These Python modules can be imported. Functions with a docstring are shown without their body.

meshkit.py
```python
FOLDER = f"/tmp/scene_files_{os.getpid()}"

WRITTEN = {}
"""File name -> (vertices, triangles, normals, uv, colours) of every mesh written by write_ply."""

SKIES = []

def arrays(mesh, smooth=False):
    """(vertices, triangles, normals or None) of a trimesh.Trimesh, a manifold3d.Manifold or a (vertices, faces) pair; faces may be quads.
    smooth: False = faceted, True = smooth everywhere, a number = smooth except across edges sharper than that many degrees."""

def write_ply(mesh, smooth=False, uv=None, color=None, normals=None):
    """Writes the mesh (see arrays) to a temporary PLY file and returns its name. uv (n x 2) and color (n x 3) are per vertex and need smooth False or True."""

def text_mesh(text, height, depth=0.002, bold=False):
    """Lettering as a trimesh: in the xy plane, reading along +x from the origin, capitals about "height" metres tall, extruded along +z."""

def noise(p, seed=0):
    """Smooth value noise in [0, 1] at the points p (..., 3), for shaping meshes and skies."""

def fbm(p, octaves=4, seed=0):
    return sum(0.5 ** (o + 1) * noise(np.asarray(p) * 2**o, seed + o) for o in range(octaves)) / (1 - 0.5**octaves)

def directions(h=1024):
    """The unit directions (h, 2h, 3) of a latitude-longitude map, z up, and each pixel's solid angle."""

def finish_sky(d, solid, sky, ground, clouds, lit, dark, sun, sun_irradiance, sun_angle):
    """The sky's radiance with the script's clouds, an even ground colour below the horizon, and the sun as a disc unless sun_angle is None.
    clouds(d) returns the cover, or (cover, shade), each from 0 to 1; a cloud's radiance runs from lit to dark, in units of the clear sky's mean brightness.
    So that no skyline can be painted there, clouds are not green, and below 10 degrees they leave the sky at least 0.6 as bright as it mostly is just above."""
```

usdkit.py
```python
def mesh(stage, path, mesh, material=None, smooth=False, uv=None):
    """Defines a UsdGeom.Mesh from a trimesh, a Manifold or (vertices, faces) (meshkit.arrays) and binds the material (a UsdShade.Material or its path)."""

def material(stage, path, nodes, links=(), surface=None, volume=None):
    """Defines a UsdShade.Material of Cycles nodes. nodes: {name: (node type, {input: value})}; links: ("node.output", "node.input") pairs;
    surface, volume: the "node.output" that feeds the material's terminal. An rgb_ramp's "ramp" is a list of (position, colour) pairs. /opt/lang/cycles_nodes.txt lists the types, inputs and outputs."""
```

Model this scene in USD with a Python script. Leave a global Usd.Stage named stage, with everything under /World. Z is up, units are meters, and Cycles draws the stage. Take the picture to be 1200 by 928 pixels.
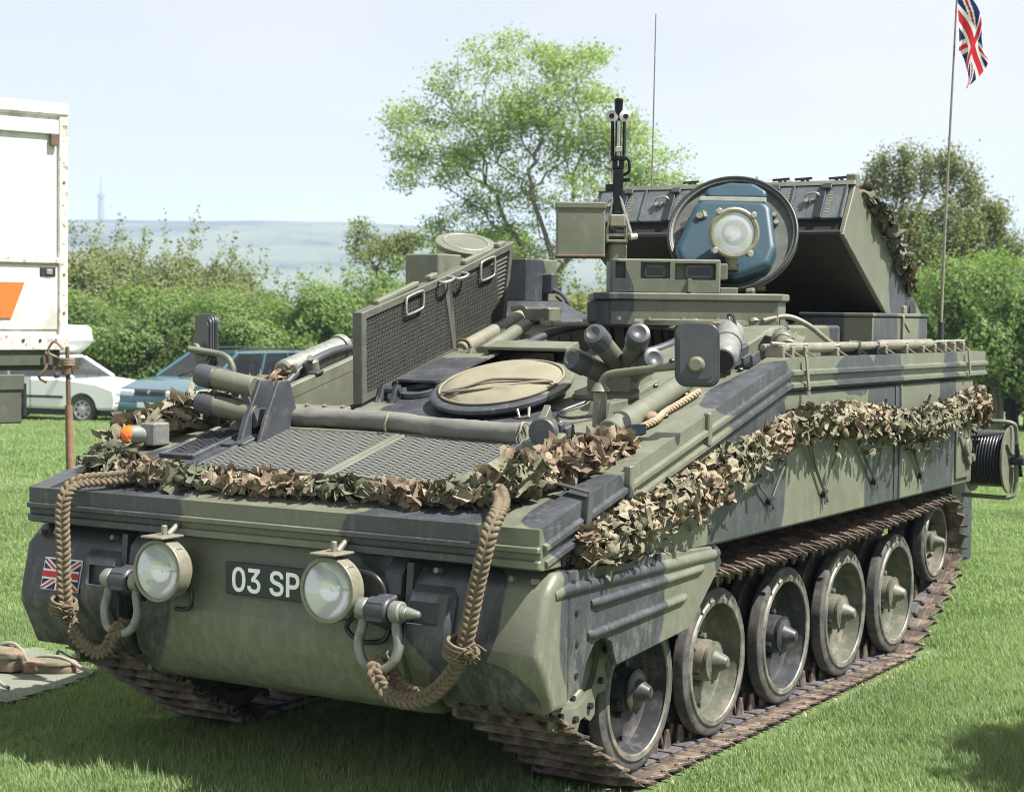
import math, random
import numpy as np, trimesh
import shapely.geometry as sg
from pxr import Usd, UsdGeom, UsdLux, UsdShade, Gf, Sdf, Vt
import usdkit
from meshkit import text_mesh, fbm, noise

rng = np.random.default_rng(7)
random.seed(7)
stage = Usd.Stage.CreateInMemory()
UsdGeom.SetStageUpAxis(stage, 'Z')
UsdGeom.SetStageMetersPerUnit(stage, 1.0)
UsdGeom.Xform.Define(stage, '/World')
UsdGeom.Scope.Define(stage, '/World/Looks')

# ---------------------------------------------------------------- camera
CAM = np.array([3.8349, -5.5452, 1.6409])
CF = np.array([-0.51804, 0.8541, -0.04631])
CR = np.array([0.85459, 0.51903, 0.01188])
CU = np.array([0.0138, -0.03342, 0.99886])
CF /= np.linalg.norm(CF); CR -= CF * (CR @ CF); CR /= np.linalg.norm(CR); CU = np.cross(CR, CF)
cam = UsdGeom.Camera.Define(stage, '/World/camera')
cam.CreateHorizontalApertureAttr(36.0)
cam.CreateVerticalApertureAttr(36.0 * 791 / 1024)
cam.CreateFocalLengthAttr(62.72)
cam.CreateFStopAttr(7.1); cam.CreateFocusDistanceAttr(6.6)
cam.CreateClippingRangeAttr(Gf.Vec2f(0.05, 20000))
cam.AddTransformOp().Set(Gf.Matrix4d(*CR, 0, *CU, 0, *(-CF), 0, *CAM, 1))
cam.CreateExposureAttr(1.5)

# ---------------------------------------------------------------- sky and sun
SUN = np.array([0.52, 0.07, 0.848]); SUN /= np.linalg.norm(SUN)
EL, ROT = math.asin(SUN[2]), math.atan2(SUN[0], SUN[1])
sky_m = usdkit.material(stage, '/World/Looks/sky_air', {
    's': ('sky_texture', {'sky_type': 'single_scattering', 'sun_disc': False, 'sun_elevation': EL, 'sun_rotation': ROT, 'air_density': 1.0, 'aerosol_density': 3.0, 'ozone_density': 1.0}),
    'tc': ('texture_coordinate', {}),
    'mp': ('mapping', {'mapping_type': 'point', 'scale': (1.0, 1.0, 2.6)}),
    'n': ('noise_texture', {'scale': 2.3, 'detail': 5.0, 'roughness': 0.5}),
    'r': ('map_range', {'from_min': 0.44, 'from_max': 0.60, 'to_min': 0.80, 'to_max': 1.08, 'clamp': True}),
    'mx': ('mix_color', {'blend_type': 'mix', 'b': (5.95, 5.85, 5.85), 'use_clamp': False}),
    'b': ('background_shader', {'strength': 0.05}),
}, [('tc.generated', 'mp.vector'), ('mp.vector', 'n.vector'), ('n.fac', 'r.value'), ('r.result', 'mx.fac'), ('s.color', 'mx.a'), ('mx.result', 'b.color')], surface='b.background')
dome = UsdLux.DomeLight.Define(stage, '/World/sky')
UsdShade.MaterialBindingAPI.Apply(dome.GetPrim()).Bind(sky_m)
sun = UsdLux.DistantLight.Define(stage, '/World/sun')
sun.CreateIntensityAttr(1.2); sun.CreateAngleAttr(0.6); sun.CreateColorAttr(Gf.Vec3f(1.0, 0.965, 0.91))
sun.GetPrim().CreateAttribute('inputs:normalize', Sdf.ValueTypeNames.Bool).Set(True)
_z = SUN; _x = np.cross([0, 0, 1], _z); _x /= np.linalg.norm(_x); _y = np.cross(_z, _x)
sun.AddTransformOp().Set(Gf.Matrix4d(*_x, 0, *_y, 0, *_z, 0, 0, 0, 50, 1))

# ---------------------------------------------------------------- scene tree helpers
_used = {}
def numbered(parent, name):
    k = (parent, name); n = _used.get(k, 0); _used[k] = n + 1
    return f'{parent}/{name}' if n == 0 else f'{parent}/{name}_{n:03d}'

def keys(prim, label=None, cat=None, group=None, kind=None):
    for k, v in (('label', label), ('category', cat), ('group', group), ('kind', kind)):
        if v: prim.SetCustomDataByKey(k, v)
    return prim

def thing(name, label, cat, loc=(0, 0, 0), rz=0.0, group=None, scale=None):
    path = numbered('/World', name)
    x = UsdGeom.Xform.Define(stage, path)
    x.AddTranslateOp().Set(Gf.Vec3d(*map(float, loc)))
    if rz: x.AddRotateZOp().Set(math.degrees(rz))
    if scale is not None: x.AddScaleOp().Set(Gf.Vec3f(*(scale if np.ndim(scale) else (scale,) * 3)))
    keys(x.GetPrim(), label, cat, group)
    return path

def part(parent, name, mesh, mat, smooth=32, label=None, kind=None):
    path = numbered(parent, name)
    m = usdkit.mesh(stage, path, mesh, '/World/Looks/' + mat, smooth=smooth)
    if label or kind: keys(m.GetPrim(), label, None, None, kind)
    return path

def single(name, mesh, mat, label=None, cat=None, group=None, kind=None, smooth=32):
    path = numbered('/World', name)
    m = usdkit.mesh(stage, path, mesh, '/World/Looks/' + mat, smooth=smooth)
    keys(m.GetPrim(), label, cat, group, kind)
    return path

def copy_of(src, name, loc, rz=0.0, label=None, cat=None, group=None, scale=None):
    path = numbered('/World', name)
    x = UsdGeom.Xform.Define(stage, path)
    x.GetPrim().GetReferences().AddInternalReference(src)
    x.ClearXformOpOrder()
    x.AddTranslateOp().Set(Gf.Vec3d(*map(float, loc)))
    x.AddRotateZOp().Set(math.degrees(rz))
    x.AddScaleOp().Set(Gf.Vec3f(*(scale if scale is not None and np.ndim(scale) else ((scale or 1.0),) * 3)))
    x.GetPrim().SetInstanceable(True)
    keys(x.GetPrim(), label, cat, group)
    return path

# ---------------------------------------------------------------- mesh helpers
def join(*ms):
    out = []
    for m in ms:
        if isinstance(m, (list, tuple)): out += list(m)
        else: out.append(m)
    return trimesh.util.concatenate(out) if len(out) > 1 else out[0]

def unit(v):
    v = np.asarray(v, float); return v / (np.linalg.norm(v) + 1e-12)

def box(x0, x1, y0, y1, z0, z1, b=0.0):
    x0, x1 = min(x0, x1), max(x0, x1); y0, y1 = min(y0, y1), max(y0, y1); z0, z1 = min(z0, z1), max(z0, z1)
    if b <= 0:
        m = trimesh.creation.box((x1 - x0, y1 - y0, z1 - z0)); m.apply_translation(((x0 + x1) / 2, (y0 + y1) / 2, (z0 + z1) / 2)); return m
    b = min(b, .45 * min(x1 - x0, y1 - y0, z1 - z0))
    p = []
    for X, sx in ((x0, 1), (x1, -1)):
        for Y, sy in ((y0, 1), (y1, -1)):
            for Z, sz in ((z0, 1), (z1, -1)):
                p += [(X, Y + sy * b, Z + sz * b), (X + sx * b, Y, Z + sz * b), (X + sx * b, Y + sy * b, Z)]
    return trimesh.Trimesh(np.array(p)).convex_hull

def frame_of(d, up=(0, 0, 1)):
    d = unit(d); up = np.asarray(up, float)
    if abs(d @ unit(up)) > .98: up = np.array([0, 1.0, 0])
    a = unit(np.cross(up, d)); return a, np.cross(d, a), d

def mat4(o, a, b, c):
    M = np.eye(4); M[:3, 0], M[:3, 1], M[:3, 2], M[:3, 3] = a, b, c, o; return M

def obox(o, a, b, c, la, lb, lc, bev=0.0):
    """A box centred at o along the unit axes a, b, c."""
    m = box(-la / 2, la / 2, -lb / 2, lb / 2, -lc / 2, lc / 2, bev)
    m.apply_transform(mat4(o, a, b, c)); return m

def bar(p0, p1, w, t, up=(0, 0, 1), bev=0.0):
    p0, p1 = np.asarray(p0, float), np.asarray(p1, float)
    a, b, c = frame_of(p1 - p0, up)
    return obox((p0 + p1) / 2, a, b, c, w, t, np.linalg.norm(p1 - p0), bev)

def lathe(prof, o=(0, 0, 0), axis=(0, 0, 1), n=24, up=(0, 0, 1)):
    """prof: (radius, height) pairs along the axis."""
    prof = np.asarray(prof, float); k = len(prof)
    ang = np.arange(n) * 2 * np.pi / n
    v = np.stack([prof[:, None, 0] * np.cos(ang), prof[:, None, 0] * np.sin(ang), np.repeat(prof[:, 1:2], n, 1)], -1).reshape(-1, 3)
    f = []
    for i in range(k - 1):
        for j in range(n):
            a, b = i * n + j, i * n + (j + 1) % n
            f += [(a, b, b + n), (a, b + n, a + n)]
    m = trimesh.Trimesh(v, np.array(f), process=False)
    m.merge_vertices(); m.update_faces(m.nondegenerate_faces())
    m.apply_transform(mat4(o, *frame_of(axis, up)))
    return m

def cyl(p0, p1, r, r2=None, n=16, bev=0.0):
    p0, p1 = np.asarray(p0, float), np.asarray(p1, float); L = np.linalg.norm(p1 - p0); r2 = r if r2 is None else r2
    b = min(bev, L * .4)
    pr = [(0, 0), (r - b, 0), (r, b), (r2, L - b), (r2 - b, L), (0, L)] if b > 0 else [(0, 0), (r, 0), (r2, L), (0, L)]
    return lathe(pr, p0, p1 - p0, n)

def spline(pts, n=8, closed=False):
    P = np.asarray(pts, float); out = []
    N = len(P); rngi = range(N if closed else N - 1)
    for i in rngi:
        if closed: p0, p1, p2, p3 = P[(i - 1) % N], P[i], P[(i + 1) % N], P[(i + 2) % N]
        else: p0, p1, p2, p3 = P[max(i - 1, 0)], P[i], P[i + 1], P[min(i + 2, N - 1)]
        for t in np.arange(n) / n:
            out.append(.5 * (2 * p1 + (p2 - p0) * t + (2 * p0 - 5 * p1 + 4 * p2 - p3) * t**2 + (3 * p1 - p0 - 3 * p2 + p3) * t**3))
    if not closed: out.append(P[-1])
    return np.array(out)

def frames(P, closed=False):
    T = np.gradient(P, axis=0)
    if closed: T = np.roll(P, -1, 0) - np.roll(P, 1, 0)
    T /= np.linalg.norm(T, axis=1, keepdims=True) + 1e-12
    a = frame_of(T[0])[0]; A = []
    for t in T:
        a = unit(a - t * (a @ t)); A.append(a)
    A = np.array(A); return A, np.cross(T, A), T

def tube(P, r, n=8, closed=False, caps=True):
    P = np.asarray(P, float); A, B, T = frames(P, closed); k = len(P)
    r = np.broadcast_to(r, (k,))
    ang = np.arange(n) * 2 * np.pi / n
    v = (P[:, None] + r[:, None, None] * (np.cos(ang)[None, :, None] * A[:, None] + np.sin(ang)[None, :, None] * B[:, None])).reshape(-1, 3)
    f = []
    for i in range(k if closed else k - 1):
        i2 = (i + 1) % k
        for j in range(n):
            j2 = (j + 1) % n
            f += [(i * n + j, i * n + j2, i2 * n + j2), (i * n + j, i2 * n + j2, i2 * n + j)]
    if caps and not closed:
        v = np.vstack([v, P[0], P[-1]]); c0, c1 = len(v) - 2, len(v) - 1
        for j in range(n):
            j2 = (j + 1) % n
            f += [(c0, j2, j), (c1, (k - 1) * n + j, (k - 1) * n + j2)]
    return trimesh.Trimesh(v, np.array(f), process=False)

def inset(poly, b):
    """Moves each corner of a polygon inwards by b (mitred)."""
    P = np.asarray(poly, float); N = len(P)
    area = .5 * sum(P[i][0] * P[(i + 1) % N][1] - P[(i + 1) % N][0] * P[i][1] for i in range(N))
    s = 1 if area > 0 else -1; out = []
    for i in range(N):
        e0, e1 = unit(P[i] - P[i - 1]), unit(P[(i + 1) % N] - P[i])
        n0, n1 = s * np.array([-e0[1], e0[0]]), s * np.array([-e1[1], e1[0]])
        m = n0 + n1; m = m / max(.35, m @ n0) if m @ n0 > 1e-6 else n0
        out.append(P[i] + b * m)
    return np.array(out)

def prism(poly, lo, hi, plane='yz', b=0.0):
    """poly (2-D) extruded from lo to hi along the third axis; b chamfers both ends."""
    P = np.asarray(poly, float); N = len(P)
    if .5 * sum(P[i][0] * P[(i + 1) % N][1] - P[(i + 1) % N][0] * P[i][1] for i in range(N)) < 0: P = P[::-1]
    lo, hi = min(lo, hi), max(lo, hi)
    rings = [(P, lo), (P, hi)] if b <= 0 else [(inset(P, b), lo), (P, lo + b), (P, hi - b), (inset(P, b), hi)]
    tv, tf = trimesh.creation.triangulate_polygon(sg.Polygon(P), engine='earcut')
    idx = [int(np.argmin(np.linalg.norm(P - q, axis=1))) for q in tv]
    tri = np.array(idx)[tf]
    a = P[tri]; cr = (a[:, 1, 0] - a[:, 0, 0]) * (a[:, 2, 1] - a[:, 0, 1]) - (a[:, 1, 1] - a[:, 0, 1]) * (a[:, 2, 0] - a[:, 0, 0])
    tri[cr < 0] = tri[cr < 0][:, ::-1]
    v = np.vstack([np.column_stack([q, np.full(N, h)]) for q, h in rings]); f = []
    K = len(rings)
    for k in range(K - 1):
        for i in range(N):
            j = (i + 1) % N
            f += [(k * N + i, k * N + j, (k + 1) * N + j), (k * N + i, (k + 1) * N + j, (k + 1) * N + i)]
    f = np.vstack([np.array(f), tri[:, ::-1], tri + (K - 1) * N])
    if plane == 'yz': v = v[:, [2, 0, 1]]
    elif plane == 'xz': v = v[:, [0, 2, 1]]; f = f[:, ::-1]
    return trimesh.Trimesh(v, f, process=False)

def round_prism(poly, lo, hi, plane, b, k=5, both=True):
    """As prism, with ends rounded over b."""
    P = np.asarray(poly, float); N = len(P)
    if .5 * sum(P[i][0] * P[(i + 1) % N][1] - P[(i + 1) % N][0] * P[i][1] for i in range(N)) < 0: P = P[::-1]
    ts = np.linspace(0, math.pi / 2, k)
    hi_r = [(inset(P, b * (1 - math.cos(t))), hi - b + b * math.sin(t)) for t in ts]
    lo_r = [(inset(P, b * (1 - math.cos(t))), lo + b - b * math.sin(t)) for t in ts[::-1]] if both else [(P, lo)]
    rings = lo_r + hi_r; v = np.vstack([np.column_stack([q, np.full(N, h)]) for q, h in rings]); f = []
    for a in range(len(rings) - 1):
        for i in range(N):
            j = (i + 1) % N; f += [(a * N + i, a * N + j, (a + 1) * N + j), (a * N + i, (a + 1) * N + j, (a + 1) * N + i)]
    tv, tf = trimesh.creation.triangulate_polygon(sg.Polygon(P), engine='earcut')
    tri = np.array([int(np.argmin(np.linalg.norm(P - q, axis=1))) for q in tv])[tf]; A = P[tri]
    cr = (A[:, 1, 0] - A[:, 0, 0]) * (A[:, 2, 1] - A[:, 0, 1]) - (A[:, 1, 1] - A[:, 0, 1]) * (A[:, 2, 0] - A[:, 0, 0]); tri[cr < 0] = tri[cr < 0][:, ::-1]
    f = np.vstack([np.array(f), tri[:, ::-1], tri + (len(rings) - 1) * N])
    if plane == 'yz': v = v[:, [2, 0, 1]]
    elif plane == 'xz': v = v[:, [0, 2, 1]]; f = f[:, ::-1]
    return trimesh.Trimesh(v, f, process=False)

def sweep(prof, path, sign=1):
    """prof: (u, w) profile; path: polyline in (y, z). u goes along x (times sign), w along the path's normal; mitred at the bends."""
    Q = np.asarray(path, float); out = []; K = len(prof)
    for i, q in enumerate(Q):
        d0 = unit(q - Q[i - 1]) if i else unit(Q[1] - q); d1 = unit(Q[i + 1] - q) if i < len(Q) - 1 else d0
        n0, n1 = np.array([-d0[1], d0[0]]), np.array([-d1[1], d1[0]]); m = n0 + n1; m /= m @ n0
        out += [(sign * u, q[0] + w * m[0], q[1] + w * m[1]) for u, w in prof]
    f = []
    for i in range(len(Q) - 1):
        for k in range(K):
            k2 = (k + 1) % K
            f += [(i * K + k, i * K + k2, (i + 1) * K + k2), (i * K + k, (i + 1) * K + k2, (i + 1) * K + k)]
    tv, tf = trimesh.creation.triangulate_polygon(sg.Polygon(prof), engine='earcut')
    idx = np.array([int(np.argmin(np.linalg.norm(np.asarray(prof) - q, axis=1))) for q in tv]); tri = idx[tf]
    f = np.vstack([f, tri, tri[:, ::-1] + (len(Q) - 1) * K])
    m = trimesh.Trimesh(np.array(out), f, process=False); m.fix_normals(); return m

def mirror(m):
    m = m.copy(); m.vertices[:, 0] *= -1; m.faces = m.faces[:, ::-1]; return m

def lattice(o, u, v, lu, lv, pu, pv, w, n=None, t=.003):
    """Expanded-metal mesh: two families of thin slanted strands over the rectangle o + u*lu + v*lv."""
    u, v, o = unit(u), unit(v), np.asarray(o, float); n = unit(np.cross(u, v)) if n is None else n
    ms = []; k = pv / pu
    for s in (1, -1):
        c0, c1 = (-lu * k, lv) if s == 1 else (0, lv + lu * k)
        for c in np.arange(c0, c1, pv):
            pts = []                       # line b = c + s*k*a
            for a in (0, lu):
                bb = c + s * k * a
                if 0 <= bb <= lv: pts.append((a, bb))
            for bb in (0, lv):
                a = (bb - c) / (s * k)
                if 0 < a < lu: pts.append((a, bb))
            if len(pts) < 2: continue
            p, q = (o + u * pts[0][0] + v * pts[0][1]), (o + u * pts[1][0] + v * pts[1][1])
            if np.linalg.norm(p - q) < .004: continue
            ms.append(bar(p + n * (s * t * .4), q + n * (s * t * .4), w, t, up=n))
    return join(ms)
# ---------------------------------------------------------------- materials
L = '/World/Looks/'
def mat(name, col, rough=.5, metal=0.0, var=0.0, scale=8.0, bump=0.0, bscale=60.0, spec=.5, dust=None, **kw):
    """Paint-like material: base colour with noise variation, optional fine bump and a coat of dust."""
    nodes = {'p': ('principled_bsdf', {'roughness': rough, 'metallic': metal, 'specular_ior_level': spec, 'base_color': col, **kw}), 'g': ('geometry', {})}
    links = []; src = None
    if var > 0:
        nodes['n'] = ('noise_texture', {'scale': scale, 'detail': 6.0, 'roughness': .65})
        nodes['r'] = ('rgb_ramp', {'ramp': [(.25, tuple(c * (1 - var) for c in col)), (.5, col), (.78, tuple(min(1, c * (1 + var)) for c in col))]})
        links += [('g.position', 'n.vector'), ('n.fac', 'r.fac')]; src = 'r.color'
    if dust:
        dcol, lo, hi, amt = dust
        nodes['dn'] = ('noise_texture', {'scale': 14.0, 'detail': 7.0, 'roughness': .7})
        nodes['dr'] = ('map_range', {'from_min': lo, 'from_max': hi, 'to_min': 0.0, 'to_max': amt, 'clamp': True})
        nodes['dm'] = ('mix_color', {'blend_type': 'mix', 'b': dcol, 'a': col})
        links += [('g.position', 'dn.vector'), ('dn.fac', 'dr.value'), ('dr.result', 'dm.fac')]
        if src: links.append((src, 'dm.a'))
        src = 'dm.result'
    if src: links.append((src, 'p.base_color'))
    if bump > 0:
        nodes['bn'] = ('noise_texture', {'scale': bscale, 'detail': 4.0})
        nodes['b'] = ('bump', {'strength': bump, 'distance': .004})
        links += [('g.position', 'bn.vector'), ('bn.fac', 'b.height'), ('b.normal', 'p.normal')]
    usdkit.material(stage, L + name, nodes, links, surface='p.BSDF')

GREEN, BLACK = (.110, .116, .084), (.036, .040, .047)
# Black camouflage patches of the vehicle: (centre, radii) of soft-edged ellipsoids in vehicle coordinates.
PATCH = [((-.98, -.9, .62), (.58, .55, .42)), ((-.85, -.85, .93), (.50, .30, .20)), ((.60, -.86, .92), (.27, .35, .16)), ((.78, -.85, .72), (.20, .14, .22)),
         ((.88, -.86, .44), (.20, .20, .14)), ((1.12, -.40, .66), (.14, .36, .40)), ((1.1, .82, 1.05), (.16, .30, .5)), ((1.1, .62, .80), (.10, .26, .20)),
         ((1.1, 2.25, 1.0), (.2, .24, .62)), ((1.1, 3.18, 1.15), (.2, .13, .5)), ((1.1, 2.95, .88), (.2, .15, .18)), ((1.1, 1.85, 1.4), (.14, .26, .10)), ((1.1, -.55, 1.0), (.16, .30, .17)), ((1.1, .75, 1.38), (.16, .38, .14)),
         ((-.55, -.45, 1.08), (.42, .28, .25)), ((.36, -.22, 1.12), (.26, .26, .16)), ((.10, .30, 1.24), (.42, .14, .18)), ((-.30, .62, 1.36), (.22, .3, .22)),
         ((.80, 1.15, 1.5), (.12, .22, .2)), ((.11, 1.36, 1.72), (.13, .17, .2)), ((-.45, 1.95, 1.75), (.35, .3, .3)), ((.62, 2.45, 1.58), (.2, .35, .25)), ((.95, 2.62, 1.58), (.1, .17, .2)), ((.95, 3.2, 1.58), (.1, .10, .2)),
         ((.72, 3.55, 1.78), (.12, .22, .2)), ((-1.1, .5, 1.1), (.2, .4, .6)), ((.6, 2.05, 1.65), (.14, .12, .1))]
def camo(name, patches, rough=.43, dust_amt=.5):
    nodes = {'g': ('geometry', {}), 'wn': ('noise_texture', {'scale': 3.2, 'detail': 2.0}), 'ws': ('vector_math', {'math_type': 'subtract', 'vector2': (.5, .5, .5)}),
             'wm': ('vector_math', {'math_type': 'scale', 'scale': .085}), 'wp': ('vector_math', {'math_type': 'add'})}
    links = [('g.position', 'wn.vector'), ('wn.color', 'ws.vector1'), ('ws.vector', 'wm.vector1'), ('g.position', 'wp.vector1'), ('wm.vector', 'wp.vector2')]
    prev = None
    for i, (c, r) in enumerate(patches):
        nodes[f's{i}'] = ('vector_math', {'math_type': 'subtract', 'vector2': c})
        nodes[f'd{i}'] = ('vector_math', {'math_type': 'divide', 'vector2': r})
        nodes[f'l{i}'] = ('vector_math', {'math_type': 'length'})
        links += [('wp.vector', f's{i}.vector1'), (f's{i}.vector', f'd{i}.vector1'), (f'd{i}.vector', f'l{i}.vector1')]
        if prev:
            nodes[f'm{i}'] = ('math', {'math_type': 'minimum'})
            links += [(prev, f'm{i}.value1'), (f'l{i}.value', f'm{i}.value2')]; prev = f'm{i}.value'
        else: prev = f'l{i}.value'
    nodes['e'] = ('map_range', {'from_min': .985, 'from_max': 1.015, 'to_min': 0.0, 'to_max': 1.0, 'clamp': True})
    nodes['tn'] = ('noise_texture', {'scale': 7.0, 'detail': 6.0, 'roughness': .7})
    nodes['tg'] = ('rgb_ramp', {'ramp': [(.25, tuple(c * .80 for c in GREEN)), (.5, GREEN), (.75, tuple(c * 1.22 for c in GREEN))]})
    nodes['tb'] = ('rgb_ramp', {'ramp': [(.25, tuple(c * .7 for c in BLACK)), (.5, BLACK), (.78, tuple(c * 1.6 for c in BLACK))]})
    nodes['cm'] = ('mix_color', {'blend_type': 'mix'})
    # dried dust and scuffs: finer noise, more of it low down
    nodes['sx'] = ('separate_xyz', {}); nodes['hz'] = ('map_range', {'from_min': .15, 'from_max': .75, 'to_min': .22, 'to_max': 0.0, 'clamp': True})
    nodes['sm'] = ('mapping', {'scale': (9.0, 9.0, 3.5)})
    nodes['dn'] = ('noise_texture', {'scale': 2.6, 'detail': 9.0, 'roughness': .78}); nodes['da'] = ('math', {'math_type': 'add'})
    nodes['dr'] = ('map_range', {'from_min': .55, 'from_max': .80, 'to_min': 0.0, 'to_max': dust_amt, 'clamp': True})
    nodes['dm'] = ('mix_color', {'blend_type': 'mix', 'b': (.27, .25, .20)})
    nodes['cn'] = ('noise_texture', {'scale': 26.0, 'detail': 10.0, 'roughness': .85}); nodes['cr'] = ('map_range', {'from_min': .605, 'from_max': .68, 'to_min': 0.0, 'to_max': .6, 'clamp': True})
    nodes['cx'] = ('mix_color', {'blend_type': 'mix', 'b': (.20, .195, .165)}); nodes['km'] = ('mapping', {'scale': (38.0, 38.0, 2.2)}); nodes['kn'] = ('noise_texture', {'scale': 1.0, 'detail': 5.0, 'roughness': .6}); nodes['kr'] = ('map_range', {'from_min': .56, 'from_max': .78, 'to_min': 0.0, 'to_max': .30, 'clamp': True}); nodes['kx'] = ('mix_color', {'blend_type': 'mix', 'b': (.19, .175, .14)})
    nodes['rr'] = ('map_range', {'from_min': .3, 'from_max': .7, 'to_min': rough - .10, 'to_max': rough + .14, 'clamp': True})
    nodes['bn'] = ('noise_texture', {'scale': 90.0, 'detail': 3.0}); nodes['b'] = ('bump', {'strength': .22, 'distance': .003})
    nodes['p'] = ('principled_bsdf', {'specular_ior_level': .5})
    links += [(prev, 'e.value'), ('g.position', 'tn.vector'), ('tn.fac', 'tg.fac'), ('tn.fac', 'tb.fac'), ('e.result', 'cm.fac'), ('tb.color', 'cm.a'), ('tg.color', 'cm.b'),
              ('g.position', 'sx.vector'), ('sx.z', 'hz.value'), ('g.position', 'sm.vector'), ('sm.vector', 'dn.vector'), ('dn.fac', 'da.value1'), ('hz.result', 'da.value2'), ('da.value', 'dr.value'),
              ('dr.result', 'dm.fac'), ('cm.result', 'dm.a'), ('g.position', 'cn.vector'), ('cn.fac', 'cr.value'), ('cr.result', 'cx.fac'), ('dm.result', 'cx.a'), ('g.position', 'km.vector'), ('km.vector', 'kn.vector'), ('kn.fac', 'kr.value'), ('kr.result', 'kx.fac'), ('cx.result', 'kx.a'), ('kx.result', 'p.base_color'), ('tn.fac', 'rr.value'), ('rr.result', 'p.roughness'),
              ('g.position', 'bn.vector'), ('bn.fac', 'b.height'), ('b.normal', 'p.normal')]
    usdkit.material(stage, L + name, nodes, links, surface='p.BSDF')
camo('camouflage_paint', PATCH)
WD = ((.20, .16, .12), .48, .74, .55)
mat('green_paint', GREEN, .55, var=.22, scale=9, bump=.1, dust=((.26, .24, .18), .52, .8, .4))
mat('black_paint', BLACK, .5, var=.4, scale=9, bump=.1, dust=((.22, .20, .17), .54, .8, .35))
mat('wheel_green', (.070, .078, .056), .5, var=.25, scale=10, bump=.1, dust=((.27, .21, .16), .46, .72, .6))
mat('wheel_black', (.024, .027, .031), .45, var=.4, scale=10, bump=.1, dust=((.25, .19, .15), .50, .75, .5))
mat('worn_rim', (.085, .088, .075), .5, var=.3, scale=14, bump=.15, dust=((.32, .26, .20), .45, .7, .6))
mat('rubber', (.030, .030, .031), .75, var=.4, scale=12, bump=.3, bscale=40, dust=((.15, .135, .115), .40, .66, .6))
mat('track_rubber', (.055, .058, .066), .7, var=.3, scale=12, bump=.3, dust=((.20, .17, .14), .45, .7, .5))
mat('track_steel', (.075, .057, .046), .6, metal=.25, var=.45, scale=18, bump=.4, dust=((.36, .28, .22), .46, .70, .7))
mat('dark_steel', (.035, .036, .040), .42, metal=.5, var=.3, scale=20)
mat('gun_metal', (.012, .012, .014), .32, metal=.6, var=.3, scale=30)
mat('bare_steel', (.38, .37, .34), .38, metal=.8, var=.25, scale=25, bump=.1)
mat('galvanised', (.20, .21, .19), .5, metal=.45, var=.35, scale=30, bump=.2)
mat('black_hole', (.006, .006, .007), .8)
mat('black_plastic', (.022, .024, .028), .38, var=.2, scale=20)
mat('grey_plastic', (.050, .054, .060), .42, var=.2, scale=20)
mat('plate_black', (.012, .014, .022), .4)
mat('white_paint', (.78, .78, .76), .45, var=.06, scale=12)
mat('letter_white', (.72, .74, .74), .5)
mat('flag_white', (.78, .78, .76), .7)
mat('flag_red', (.55, .035, .05), .7)
mat('flag_blue', (.02, .03, .12), .7)
mat('canvas', (.175, .160, .112), .85, var=.16, scale=9, bump=.35, bscale=22)
mat('olive_canvas', (.10, .10, .082), .8, var=.25, scale=14, bump=.5, bscale=26)
mat('sheet_canvas', (.13, .145, .11), .85, var=.15, scale=5, bump=.6, bscale=9)
mat('pouch_cloth', (.20, .14, .10), .85, var=.3, scale=22, bump=.5, bscale=45, dust=((.09, .10, .06), .5, .56, .8))
mat('rope_fibre', (.118, .092, .058), .9, var=.35, scale=40, bump=.6, bscale=180, dust=((.14, .11, .075), .48, .75, .6))
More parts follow.
